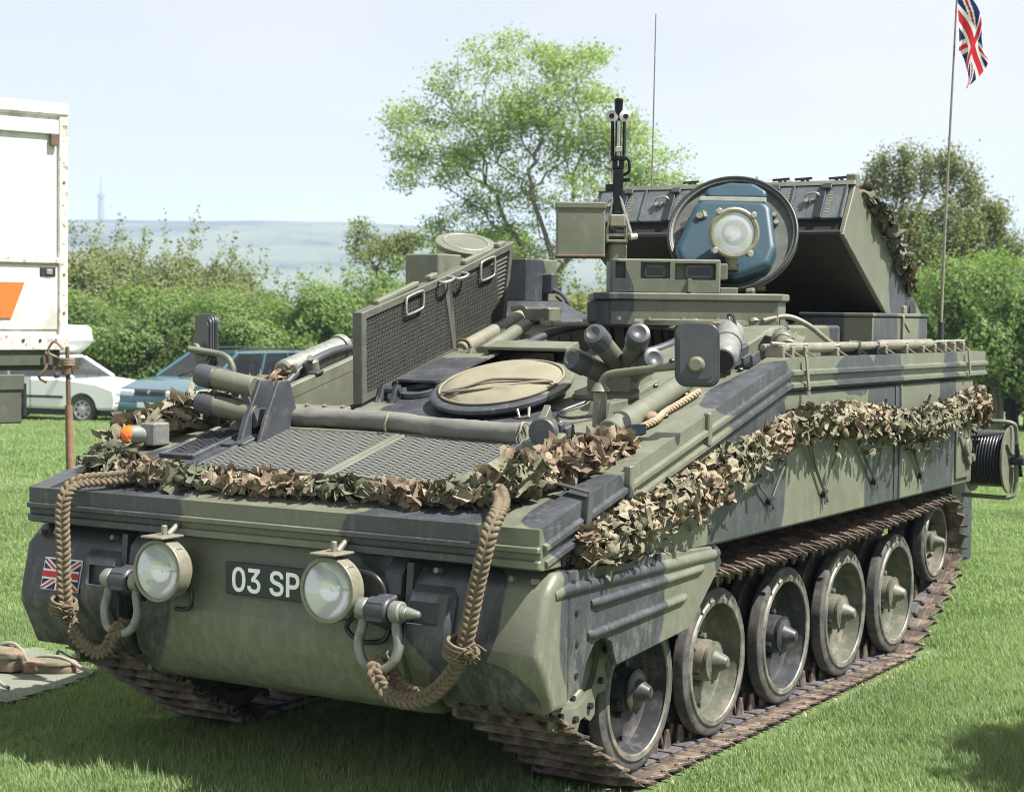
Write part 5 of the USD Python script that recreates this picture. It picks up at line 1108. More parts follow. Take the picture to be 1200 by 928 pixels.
usdkit.material(stage, L + 'meadow', {
    'g': ('geometry', {}), 'n1': ('noise_texture', {'scale': .55, 'detail': 5.0, 'roughness': .6}), 'n2': ('noise_texture', {'scale': 9.0, 'detail': 8.0, 'roughness': .75}), 'n3': ('noise_texture', {'scale': 60.0, 'detail': 4.0}),
    'r1': ('rgb_ramp', {'ramp': [(.3, (.095, .145, .055)), (.5, (.140, .195, .080)), (.7, (.20, .225, .115))]}), 'r2': ('rgb_ramp', {'ramp': [(.3, (.45, .45, .45)), (.55, (1, 1, 1)), (.75, (1.35, 1.3, 1.2))]}),
    'm': ('mix_color', {'blend_type': 'multiply', 'fac': .8, 'use_clamp': False}), 'b': ('bump', {'strength': .9, 'distance': .05}), 'p': ('principled_bsdf', {'roughness': .9, 'specular_ior_level': .15})},
    [('g.position', 'n1.vector'), ('g.position', 'n2.vector'), ('g.position', 'n3.vector'), ('n1.fac', 'r1.fac'), ('n2.fac', 'r2.fac'), ('r1.color', 'm.a'), ('r2.color', 'm.b'), ('m.result', 'p.base_color'), ('n2.fac', 'b.height'), ('b.normal', 'p.normal')], surface='p.BSDF')
single('ground', trimesh.Trimesh(v, np.array(f), process=False), 'meadow', kind='structure', smooth=60)

def leafy(name, ramp, trans=.35, rough=.5, tcol=None):
    """Leaves: each leaf (mesh island) draws its own tone."""
    usdkit.material(stage, L + name, {
        'g': ('geometry', {}), 'n': ('noise_texture', {'scale': .9, 'detail': 3.0}), 'a': ('math', {'math_type': 'multiply_add', 'value2': .40, 'value3': -.10}), 'a2': ('math', {'math_type': 'multiply_add', 'value2': .80}),
        'r': ('rgb_ramp', {'ramp': ramp}), 'p': ('principled_bsdf', {'roughness': rough, 'specular_ior_level': .3}), 't': ('translucent_bsdf', {}), 'tm': ('mix_color', {'blend_type': 'multiply', 'fac': 1.0, 'b': tcol or (1.1, 1.25, .6), 'use_clamp': False}), 'm': ('mix_closure', {'fac': trans})},
        [('g.random_per_island', 'a.value1'), ('g.position', 'n.vector'), ('n.fac', 'a2.value1'), ('a.value', 'a2.value3'), ('a2.value', 'r.fac'), ('r.color', 'p.base_color'), ('r.color', 'tm.a'), ('tm.result', 't.color'), ('p.BSDF', 'm.closure1'), ('t.BSDF', 'm.closure2')], surface='m.closure')
leafy('grass_blades', [(.12, (.155, .220, .100)), (.36, (.225, .300, .140)), (.60, (.300, .355, .190)), (.80, (.46, .43, .30))], .45)
leafy('hedge_leaves', [(.1, (.13, .19, .065)), (.45, (.20, .285, .095)), (.7, (.26, .335, .125)), (.95, (.32, .37, .16))], .5)
leafy('dull_leaves', [(.1, (.14, .165, .08)), (.45, (.21, .235, .11)), (.7, (.26, .27, .135)), (.95, (.33, .30, .18))], .45)
leafy('ash_leaves', [(.1, (.24, .31, .16)), (.45, (.31, .38, .20)), (.7, (.36, .42, .23)), (.95, (.41, .45, .27))], .55)
leafy('conifer_leaves', [(.1, (.15, .175, .085)), (.4, (.22, .235, .12)), (.65, (.29, .28, .16)), (.9, (.38, .29, .20))], .4)
leafy('yellow_leaves', [(.1, (.16, .19, .055)), (.5, (.24, .265, .08)), (.9, (.32, .32, .12))], .4)
mat('bark', (.17, .15, .125), .9, var=.35, scale=6, bump=.6, bscale=20)
mat('dark_twigs', (.035, .032, .022), .9, var=.3, scale=6)

# ---- grass: tufts of blades near the camera, drawn by one instancer
def tuft(seed, nb, R, h, w):
    r = np.random.default_rng(seed); vs, fs = [], []
    for k in range(nb):
        a, q = r.uniform(0, 6.28), R * math.sqrt(r.uniform()); x, y = q * math.cos(a), q * math.sin(a)
        d = r.uniform(0, 6.28); hh = h * r.uniform(.5, 1.15); ln = hh * r.uniform(.15, .9); ww = w * r.uniform(.7, 1.3)
        dx, dy = math.cos(d), math.sin(d); sx, sy = -dy * ww / 2, dx * ww / 2; b = len(vs)
        vs += [(x - sx, y - sy, -.005), (x + sx, y + sy, -.005), (x - sx * .8 + dx * ln * .35, y - sy * .8 + dy * ln * .35, hh * .6), (x + sx * .8 + dx * ln * .35, y + sy * .8 + dy * ln * .35, hh * .6), (x + dx * ln, y + dy * ln, hh)]
        fs += [(b, b + 1, b + 3), (b, b + 3, b + 2), (b + 2, b + 3, b + 4)]
    return trimesh.Trimesh(np.array(vs), np.array(fs), process=False)
GI = UsdGeom.PointInstancer.Define(stage, '/World/grass')
keys(GI.GetPrim(), 'short mown green grass of the field round the vehicle', 'grass', None, 'stuff')
STRAW = tuft(9, 16, .09, .016, .0032); STRAW.vertices[:, :2] *= 1.5
mat('dry_straw', (.36, .31, .18), .8)
kinds = [tuft(1, 38, .085, .032, .0034), tuft(2, 36, .085, .040, .0034), tuft(3, 30, .09, .028, .0048), tuft(4, 20, .10, .060, .0034), tuft(5, 30, .16, .042, .009), tuft(6, 30, .16, .052, .010), STRAW]
UsdGeom.Scope.Define(stage, '/World/grass/tufts')
paths = []
for k, m in enumerate(kinds):
    q = f'/World/grass/tufts/tuft' + (f'_{k:03d}' if k else ''); usdkit.mesh(stage, q, m, L + ('dry_straw' if k == 6 else 'grass_blades'), smooth=False); paths.append(q)
GI.CreatePrototypesRel().SetTargets([Sdf.Path(q) for q in paths])
r = np.random.default_rng(21); P_, I_, S_, Q_ = [], [], [], []
def in_view(p, m=.13):
    d = p - CAM; z = d @ CF
    return z > 1.0 and -.2871 * (1 + m) - .9 / z < (d @ CR) / z < .2871 * (1 + m) + 2.6 / z + .06 and (d @ CU) / z > -.222 * (1 + m) - .3 / z
def scatter(n, d0, d1, kk, s0, s1):
    a0, a1 = math.tan(-.36), math.tan(.36); c = 0
    fwd = unit(np.array([CF[0], CF[1], 0])); rt_ = np.array([fwd[1], -fwd[0], 0])
    while c < n:
        z = math.sqrt(r.uniform(d0**2, d1**2)); x = r.uniform(-.48, .62) * z
        p = np.array([CAM[0], CAM[1], 0]) + fwd * z + rt_ * x; p[2] = gh(p[0], p[1]); c += 1
        if not in_view(p): continue
        if .60 < abs(p[0]) < 1.19 and -.28 < p[1] < 3.15: continue     # under the tracks
        if -2.8 < p[0] < -1.72 and -.6 < p[1] < .42 and g.contains(sg.Point(p[0], p[1])): continue
        P_.append(p); I_.append(kk[r.integers(len(kk))]); S_.append(r.uniform(s0, s1)); Q_.append(r.uniform(0, 6.28))
scatter(40000, 4.2, 9.5, (0, 1, 2, 2, 3, 0, 1, 2, 6), .75, 1.2); scatter(37000, 9.5, 18, (0, 1, 2, 4, 0, 1, 2, 6), .8, 1.3); scatter(34000, 18, 44, (4, 5), .8, 1.5)
GI.CreatePositionsAttr(Vt.Vec3fArray.FromNumpy(np.array(P_, np.float32))); GI.CreateProtoIndicesAttr(Vt.IntArray.FromNumpy(np.array(I_, np.int32)))
GI.CreateScalesAttr(Vt.Vec3fArray.FromNumpy(np.repeat(np.array(S_, np.float32)[:, None], 3, 1)))
GI.CreateOrientationsAttr(Vt.QuathArray([Gf.Quath(math.cos(a / 2), 0, 0, math.sin(a / 2)) for a in Q_]))
# rough longer grass at the foot of the hedge and cars
# ---- leaf crowns
def leaves(centres, normals, size, r, droop=.2):
    """One folded diamond leaf (2 triangles) at each centre."""
    n = len(centres); d = r.normal(0, 1, (n, 3)); d[:, 2] -= droop; nn = normals + r.normal(0, .6, (n, 3))
    d -= nn * (np.sum(d * nn, 1) / np.sum(nn * nn, 1))[:, None]; d /= np.linalg.norm(d, axis=1)[:, None] + 1e-9
    s = np.cross(nn, d); s /= np.linalg.norm(s, axis=1)[:, None] + 1e-9; nn /= np.linalg.norm(nn, axis=1)[:, None]
    L_ = size * r.uniform(.6, 1.3, n)[:, None]; w = L_ * .32
    v = np.stack([centres, centres + d * L_ * .5 + s * w + nn * L_ * .08, centres + d * L_, centres + d * L_ * .5 - s * w + nn * L_ * .08], 1).reshape(-1, 3)
    b = np.arange(n)[:, None] * 4; f = np.vstack([b + [0, 1, 2], b + [0, 2, 3]])
    return trimesh.Trimesh(v, f, process=False)
def bush_crown(seed, R, n, size, lumps=42, sprays=34):
    """Leaves on an uneven shell of many lumps with shoots sticking out."""
    r = np.random.default_rng(seed); R = np.array(R, float); C, N = [], []
    for k in range(lumps):
        d = unit(r.normal(0, 1, 3)); d[2] = abs(d[2]) * 1.0 - .25 if k % 3 else -r.uniform(.35, .85); c = d * R * r.uniform(.55, .92); rad = r.uniform(.22, .42) * R.min()
        m = n // lumps; u = r.normal(0, 1, (m, 3)); u /= np.linalg.norm(u, axis=1)[:, None]
        rr = rad * (r.uniform(.25, 1.0, m)**.45)[:, None]; q = c + u * rr * np.array([1.15, 1.15, .85])
        C.append(q); N.append(u + d * .5 + (0, 0, .35))
    for k in range(sprays):
        d = unit(r.normal(0, 1, 3)); d[2] = abs(d[2]); b = d * R * r.uniform(.8, .98); up_ = unit(d + (0, 0, .9)) * R.min() * r.uniform(.15, .42)
        t = r.uniform(0, 1, 26)[:, None]; C.append(b + up_ * t + r.normal(0, .035, (26, 3)) * R.min()); N.append(np.tile(d, (26, 1)))
    C, N = np.vstack(C), np.vstack(N); C[:, 2] += R[2] * .95
    keep = C[:, 2] > .05
    return leaves(C[keep], N[keep], size, r)
def stems(seed, n, R, H):
    r = np.random.default_rng(seed); ms = []
    for k in range(n):
        a = r.uniform(0, 6.28); b = np.array([math.cos(a), math.sin(a), 0]) * R * r.uniform(.05, .35); e = np.array([math.cos(a), math.sin(a), 0]) * R * r.uniform(.3, .8) + (0, 0, H * r.uniform(.5, .85))
        ms.append(tube(spline([b, b * 1.2 + (0, 0, H * .25), e], 4), np.linspace(.06, .015, 9), 5))
    return join(*ms)
def shrub_proto(name, label, seed, R, n, size, m, loc, rz, group):
    T = thing(name, label, 'shrub', loc, rz, group)
    part(T, 'crown', bush_crown(seed, R, n, size), m, False); part(T, 'stem', stems(seed, 9, R[0], R[2] * 1.5), 'dark_twigs', 60)
    return T
def depth_pos(px, d, base=None):
    """World point of the field at image column px (of 1200) and distance d along the view."""
    p = CAM + (CF + CR * (px - 600) / 2090.7) * d; return (p[0], p[1], float(gh(p[0], p[1])))
GRP = 'shrubs of the hedge across the field'
protos = {}
def shrub(px, d, R, kind, lab, rz, seed):
    key = (kind, seed); loc = depth_pos(px, d); loc = (loc[0], loc[1], loc[2] - .1)
    base = {'hedge': ((1.75, 1.5, 1.75), 'hedge_leaves', .082, 36000), 'dull': ((1.75, 1.5, 1.75), 'dull_leaves', .08, 40000), 'yellow': ((1.6, 1.4, 1.5), 'yellow_leaves', .085, 16000)}[kind]
    sc_ = tuple(R[k] / base[0][k] for k in range(3))
    if key not in protos:
        T = shrub_proto('hedge_shrub', lab, seed, base[0], base[3], base[2], base[1], loc, rz, None); protos[key] = T
        UsdGeom.Xformable(stage.GetPrimAtPath(T)).AddScaleOp().Set(Gf.Vec3f(*sc_)); return
    copy_of(protos[key], 'hedge_shrub', loc, rz, lab, 'shrub', None, sc_)
#       column depth radii                kind  label
HS = [(60, 50, (2.6, 1.8, 2.6), 'dull', 'dull olive shrub at the far left, just showing past the lorry', .3, 31),
      (135, 52, (2.6, 1.8, 2.6), 'dull', 'tall olive-brown shrub above the white camper van', 1.4, 32),
      (205, 51, (2.7, 1.8, 2.6), 'dull', 'olive shrub with a ragged top left of the hill view', 2.6, 31),
      (262, 51, (2.2, 1.7, 2.35), 'dull', 'brownish shrub at the end of the olive clump', .9, 32),
      (110, 46.5, (2.2, 1.6, 1.95), 'hedge', 'green hedge shrub behind the bonnet of the white van', .2, 33),
      (185, 46, (2.1, 1.6, 1.85), 'hedge', 'green hedge shrub between the van and the blue-green car', 1.8, 34),
      (255, 45.5, (2.1, 1.6, 1.8), 'hedge', 'dark green hedge shrub behind the blue-green car', 3.0, 35),
      (325, 46, (2.1, 1.6, 1.85), 'hedge', 'green hedge shrub right of the car roof', 4.1, 33),
      (390, 46, (2.0, 1.6, 2.0), 'hedge', 'bright green hedge shrub left of the engine covers', 5.2, 34),
      (450, 47, (2.1, 1.6, 2.15), 'hedge', 'green hedge shrub right behind the engine covers', .8, 35),
      (520, 47, (2.1, 1.6, 2.25), 'hedge', 'hedge shrub half hidden by the raised engine covers', 2.2, 33),
      (590, 47, (2.1, 1.6, 2.1), 'hedge', 'hedge shrub hidden low behind the roof boxes', 3.3, 34),
      (650, 44, (1.9, 1.5, 1.85), 'yellow', 'yellow-green shrub under the big tree', .5, 36),
      (715, 45, (1.9, 1.5, 1.95), 'yellow', 'yellow-green shrub beside the ammunition box', 2.5, 36),
      (790, 48, (2.2, 1.6, 2.1), 'hedge', 'hedge shrub behind the cupola', 1.1, 35),
      (880, 48, (2.2, 1.6, 2.0), 'hedge', 'hedge shrub behind the blue hatch lid', 4.4, 33),
      (970, 48, (2.2, 1.6, 2.05), 'hedge', 'hedge shrub behind the launcher', 5.6, 34),
      (1060, 45, (1.9, 1.6, 2.2), 'hedge', 'leafy green shrub just right of the launcher', 2.9, 35),
      (1120, 42, (1.9, 1.6, 2.45), 'hedge', 'large bright green shrub beyond the flag aerial', .4, 33),
      (1190, 41, (1.9, 1.6, 2.35), 'hedge', 'large green shrub at the far right edge', 3.7, 34),
      (1262, 42, (1.9, 1.6, 2.4), 'hedge', 'green shrub cut off by the right edge of view', 5.0, 35)]
for i, (px, d, R, k, lab, rz, sd_) in enumerate(HS): shrub(px, d, R, k, lab, rz, sd_)

# ---- trees: twigs joined to the nearest branch, so that the limbs fork like a real crown
def grow(targets, root, trunk, bf=.45, step=.35):
    nodes = [np.array(p, float) for p in trunk]; par = [-1] + list(range(len(trunk) - 1)); pl = [0.0]
    for i in range(1, len(nodes)): pl.append(pl[-1] + np.linalg.norm(nodes[i] - nodes[i - 1]))
    order = np.argsort(np.linalg.norm(targets - nodes[-1], axis=1)); tips = []
    for t in targets[order]:
        N = np.array(nodes); d = np.linalg.norm(N - t, axis=1); cost = d + bf * np.array(pl) + (N[:, 2] > t[2] + .4) * .8
        cost[0] += 5; k = int(np.argmin(cost)); n = max(1, int(d[k] / step)); p0 = nodes[k]
        back = unit(p0 - nodes[par[k]]) if par[k] >= 0 else np.array([0, 0, 1.0])
        for j in range(1, n + 1):
            u = j / n; q = p0 + (t - p0) * u + back * d[k] * .18 * math.sin(math.pi * u) * (1 - u)
            nodes.append(q); par.append(k if j == 1 else len(nodes) - 2); pl.append(pl[par[-1]] + np.linalg.norm(q - nodes[par[-1]]))
        tips.append(len(nodes) - 1)
    w = np.zeros(len(nodes))
    for t in tips: w[t] += 1
    for i in range(len(nodes) - 1, 0, -1): w[par[i]] += w[i]
    return np.array(nodes), np.array(par), w
def limbs(nodes, par, w, r0, expo=.5):
    rad = r0 * (w / w[0])**expo; vs, fs = [], []; ang = np.arange(6) * math.pi / 3
    for i in range(1, len(nodes)):
        a, b = nodes[par[i]], nodes[i]; A, B, _ = frame_of(b - a) if np.linalg.norm(b - a) > 1e-6 else frame_of((0, 0, 1))
        k = len(vs) * 6
        for q, rr in ((a, min(rad[par[i]], rad[i] * 1.35)), (b, rad[i])): vs.append(q + rr * (np.cos(ang)[:, None] * A + np.sin(ang)[:, None] * B))
        for j in range(6):
            j2 = (j + 1) % 6; fs += [(k + j, k + j2, k + 6 + j2), (k + j, k + 6 + j2, k + 6 + j)]
    return trimesh.Trimesh(np.vstack(vs), np.array(fs), process=False)
def tree(name, label, loc, blobs, n_t, trunk, r0, leaf_n, leaf_s, spread, m, seed, droop=.3, bf=.45, flat=.6):
    """blobs: (centre, radii) ellipsoids of the crown, in metres (x along the picture's right, y away, z up)."""
    r = np.random.default_rng(seed); T = thing(name, label, 'tree', loc, math.atan2(CR[1], CR[0]))
    pts = []; vol = np.array([np.prod(b[1]) for b in blobs]); vol = vol**.75 / (vol**.75).sum()
    while len(pts) < n_t:
        c, R = blobs[r.choice(len(blobs), p=vol)]; u = unit(r.normal(0, 1, 3)) * r.uniform(.25, 1)**.5; q = np.array(c) + u * np.array(R)
        if fbm(np.array([q * .75 + seed]), 2)[0] > .36: pts.append(q)
    nodes, par, w = grow(np.array(pts), trunk[0], trunk, bf)
    part(T, 'trunk', limbs(nodes, par, w, r0), 'bark', 60)
    tw = nodes[(w < 2.5) & (w > 0)]; C = []
    per = max(1, leaf_n // len(tw))
    for q in tw: C.append(q + r.normal(0, 1, (per, 3)) * np.array([spread, spread, spread * flat]))
    C = np.vstack(C); part(T, 'crown', leaves(C, np.tile([0, 0, .8], (len(C), 1)), leaf_s, r, droop), m, False); return T
loc = depth_pos(640, 48)
tree('ash_tree', 'tall loose pale green tree rising behind the machine gun', loc,
     [((-1.3, 0, 8.6), (1.9, 1.6, 1.6)), ((-2.9, 0, 7.5), (1.5, 1.4, 1.0)), ((-3.3, .2, 6.6), (1.0, 1.2, .7)), ((.2, 0, 8.4), (1.4, 1.5, 1.6)), ((.6, .3, 9.6), (.9, .8, .6)), ((2.1, 0, 7.0), (1.4, 1.3, .9)), ((3.1, 0, 6.0), (.95, 1.1, .7)), ((1.2, -.3, 6.0), (1.7, 1.4, .9)), ((-1.4, 0, 6.3), (1.5, 1.4, 1.0)), ((-2.2, 0, 4.9), (.9, 1.1, .8)), ((0, 0, 5.0), (1.3, 1.2, .9)), ((-.6, .1, 4.0), (1.4, 1.2, .7)), ((.5, .1, 7.6), (2.0, 1.4, 1.2))],
     760, [(.45, 0, -.3), (.42, 0, 1.2), (.35, 0, 2.6), (.22, 0, 3.6), (.05, 0, 4.4)], .13, 46000, .095, .23, 'ash_leaves', 41, bf=.40)
loc = depth_pos(1085, 52)
tree('cypress_tree', 'olive-brown bushy conifer rising behind the right-hand shrubs', loc,
     [((-.1, 0, 7.0), (.28, .35, 1.5)), ((-.75, 0, 6.6), (.26, .35, 1.2)), ((.5, 0, 6.7), (.26, .35, 1.2)), ((-1.5, 0, 6.3), (.30, .4, 1.2)), ((1.1, 0, 6.0), (.30, .4, 1.2)), ((-2.1, 0, 5.5), (.35, .4, 1.0)), ((1.75, 0, 5.3), (.32, .4, 1.0)), ((2.25, 0, 4.6), (.5, .4, .5)), ((0, 0, 5.0), (1.6, 1.0, 1.0)), ((0, 0, 3.8), (2.2, 1.3, 1.0))],
     560, [(0, 0, -.3), (0, 0, 2.0), (0, 0, 4.0), (0, 0, 5.6)], .2, 80000, .095, .17, 'conifer_leaves', 43, droop=-.8, bf=.2, flat=1.3)
loc = depth_pos(905, 60)
tree('thin_tree', 'thin brown-green tree just topping the launcher', loc, [((-.8, 0, 6.7), (.7, .6, .35)), ((.5, 0, 6.6), (.8, .6, .4)), ((0, 0, 5.5), (1.6, 1.0, .8))], 90, [(0, 0, -.3), (0, 0, 3), (0, 0, 5)], .12, 3600, .14, .2, 'dull_leaves', 45)
loc = depth_pos(445, 60)
tree('thin_tree', 'small dark leggy tree above the hedge left of the covers', loc, [((0, 0, 4.6), (1.2, .8, .7)), ((-.6, 0, 5.3), (.4, .4, .4)), ((.9, 0, 5.0), (.5, .5, .4))], 80, [(0, 0, -.3), (0, 0, 2), (0, 0, 3.6)], .10, 4200, .12, .18, 'dull_leaves', 46)
loc = depth_pos(560, 58)
tree('thin_tree', 'small rounded green tree behind the round roof lid', loc, [((0, 0, 4.6), (1.5, 1.0, .8)), ((.9, 0, 5.0), (.7, .6, .5))], 80, [(0, 0, -.3), (0, 0, 2), (0, 0, 3.6)], .12, 6200, .12, .22, 'hedge_leaves', 47)
tree('young_tree', 'young leafy tree standing just outside the right edge of the picture', (5.12, 1.55, 0), [((0, 0, 3.9), (.7, .7, .6))], 90, [(0, 0, -.2), (0, 0, 1.5), (0, 0, 2.9)], .06, 9000, .10, .13, 'hedge_leaves', 51)
for px, lab in ((1163, 'dark shaded trunk at the foot of the right-hand shrubs'), (1172, 'thinner pale trunk beside the dark one on the right')):
    q = depth_pos(px, 40.6); T = thing('tree_trunk', lab, 'tree trunk', q); part(T, 'trunk', tube(spline([(0, 0, -.1), (.03, 0, .5), (-.02, .02, 1.2), (.04, 0, 2.0)], 6), np.linspace(.15 if px < 1170 else .07, .06, 19), 8), 'bark', 60); part(T, 'fork', tube([(0, 0, 1.1), (.12, .05, 1.6), (.2, .1, 2.1)], [.05, .04, .03], 6), 'bark', 60)

# ---- downs on the horizon, and a mast on the ridge
def ridge(name, D, prof, m, seed, depth=900):
    """A hill whose skyline stands at distance D; prof: (column, height) pairs."""
    px = np.array([p for p, _ in prof], float); hz = np.array([h for _, h in prof], float)
    cols = np.linspace(px[0], px[-1], 160); rows = np.linspace(-1, 1, 26); v = []
    for c in cols:
        h = np.interp(c, px, hz)
        for t in rows:
            q = CAM + (CF + CR * (c - 600) / 2090.7) * (D + t * depth); hh = h * (1 - t * t)**1.1
            hh *= 1 + .10 * (fbm(np.array([[q[0] / 260, q[1] / 260, seed]]), 3)[0] - .5) if abs(t) > .06 else 1
            v.append((q[0], q[1], hh - 14))
    f = []
    for i in range(159):
        for j in range(25): a = i * 26 + j; f += [(a, a + 26, a + 27), (a, a + 27, a + 1)]
    single(name, trimesh.Trimesh(np.array(v), np.array(f), process=False), m, kind='structure', smooth=60)
usdkit.material(stage, L + 'downland', {'g': ('geometry', {}), 'n': ('noise_texture', {'scale': .0045, 'detail': 7.0, 'roughness': .65}), 'r': ('rgb_ramp', {'ramp': [(.40, (.012, .020, .012)), (.47, (.020, .030, .018)), (.50, (.060, .075, .040)), (.60, (.10, .11, .06))], 'interpolate': True}), 'p': ('principled_bsdf', {'roughness': .95, 'specular_ior_level': .05})},
    [('g.position', 'n.vector'), ('n.fac', 'r.fac'), ('r.color', 'p.base_color')], surface='p.BSDF')
ridge('hills', 2600, [(-700, 100), (-300, 118), (0, 132), (118, 138), (300, 144), (430, 140), (520, 132), (640, 118), (800, 100), (1000, 96), (1200, 98), (1500, 90), (1900, 70)], 'downland', 3.0)
q = CAM + (CF + CR * (118 - 600) / 2090.7) * 2600
T = thing('radio_mast', 'tall faint radio mast on the distant ridge', 'radio mast', (q[0], q[1], 118))
part(T, 'tower', tube([(0, 0, -5), (0, 0, 50)], [5.5, 3.6], 10), 'galvanised', 60); part(T, 'platform', cyl((0, 0, 44), (0, 0, 48), 6.0, n=14), 'galvanised'); part(T, 'spire', tube([(0, 0, 50), (0, 0, 74)], [1.4, .5], 8), 'galvanised', 60)
# ================================================================ vehicles behind, lorry, pole
mat('car_white', (.74, .75, .76), .25, coat_weight=.6, coat_roughness=.05)
mat('car_teal', (.035, .105, .135), .25, metal=.25, coat_weight=.8, coat_roughness=.05)
mat('car_trim', (.02, .02, .022), .5)
mat('hub_silver', (.42, .43, .45), .4, metal=.5)
mat('lamp_clear', (.62, .66, .70), .08, coat_weight=1.0)
mat('amber', (.65, .16, .03), .2, coat_weight=1.0)
mat('plate_white', (.72, .72, .66), .5)
usdkit.material(stage, L + 'lorry_white', {'g': ('geometry', {}), 'sx': ('separate_xyz', {}), 'lo': ('map_range', {'from_min': 1.35, 'from_max': 1.85, 'to_min': .20, 'to_max': .03, 'clamp': True}),
    'm1': ('mapping', {'scale': (7.0, 7.0, .8)}), 'n1': ('noise_texture', {'scale': 1.6, 'detail': 7.0, 'roughness': .7}), 'n2': ('noise_texture', {'scale': 3.2, 'detail': 8.0, 'roughness': .7}), 'a1': ('math', {'math_type': 'add'}),
    'r1': ('map_range', {'from_min': .52, 'from_max': .70, 'to_min': 0.0, 'to_max': .6, 'clamp': True}), 'r2': ('map_range', {'from_min': .58, 'from_max': .72, 'to_min': 0.0, 'to_max': .8, 'clamp': True}),
    'c1': ('mix_color', {'a': (.60, .605, .585), 'b': (.33, .295, .235)}), 'c2': ('mix_color', {'b': (.33, .30, .25)}), 'p': ('principled_bsdf', {'roughness': .5})},
    [('g.position', 'sx.vector'), ('sx.z', 'lo.value'), ('g.position', 'm1.vector'), ('m1.vector', 'n1.vector'), ('g.position', 'n2.vector'), ('n1.fac', 'r1.value'), ('n2.fac', 'a1.value1'), ('lo.result', 'a1.value2'), ('a1.value', 'r2.value'),
     ('r1.result', 'c1.fac'), ('c1.result', 'c2.a'), ('r2.result', 'c2.fac'), ('c2.result', 'p.base_color')], surface='p.BSDF')
mat('lorry_frame', (.54, .51, .45), .6, var=.25, scale=12, dust=((.17, .075, .035), .53, .66, .9))
mat('lorry_olive', (.060, .066, .050), .6, var=.3, scale=6, dust=((.20, .18, .13), .55, .8, .4))
mat('stripe_orange', (.72, .13, .025), .5, var=.1, scale=10)
mat('camper_white', (.78, .78, .77), .45)
mat('seat_dark', (.03, .03, .035), .8)

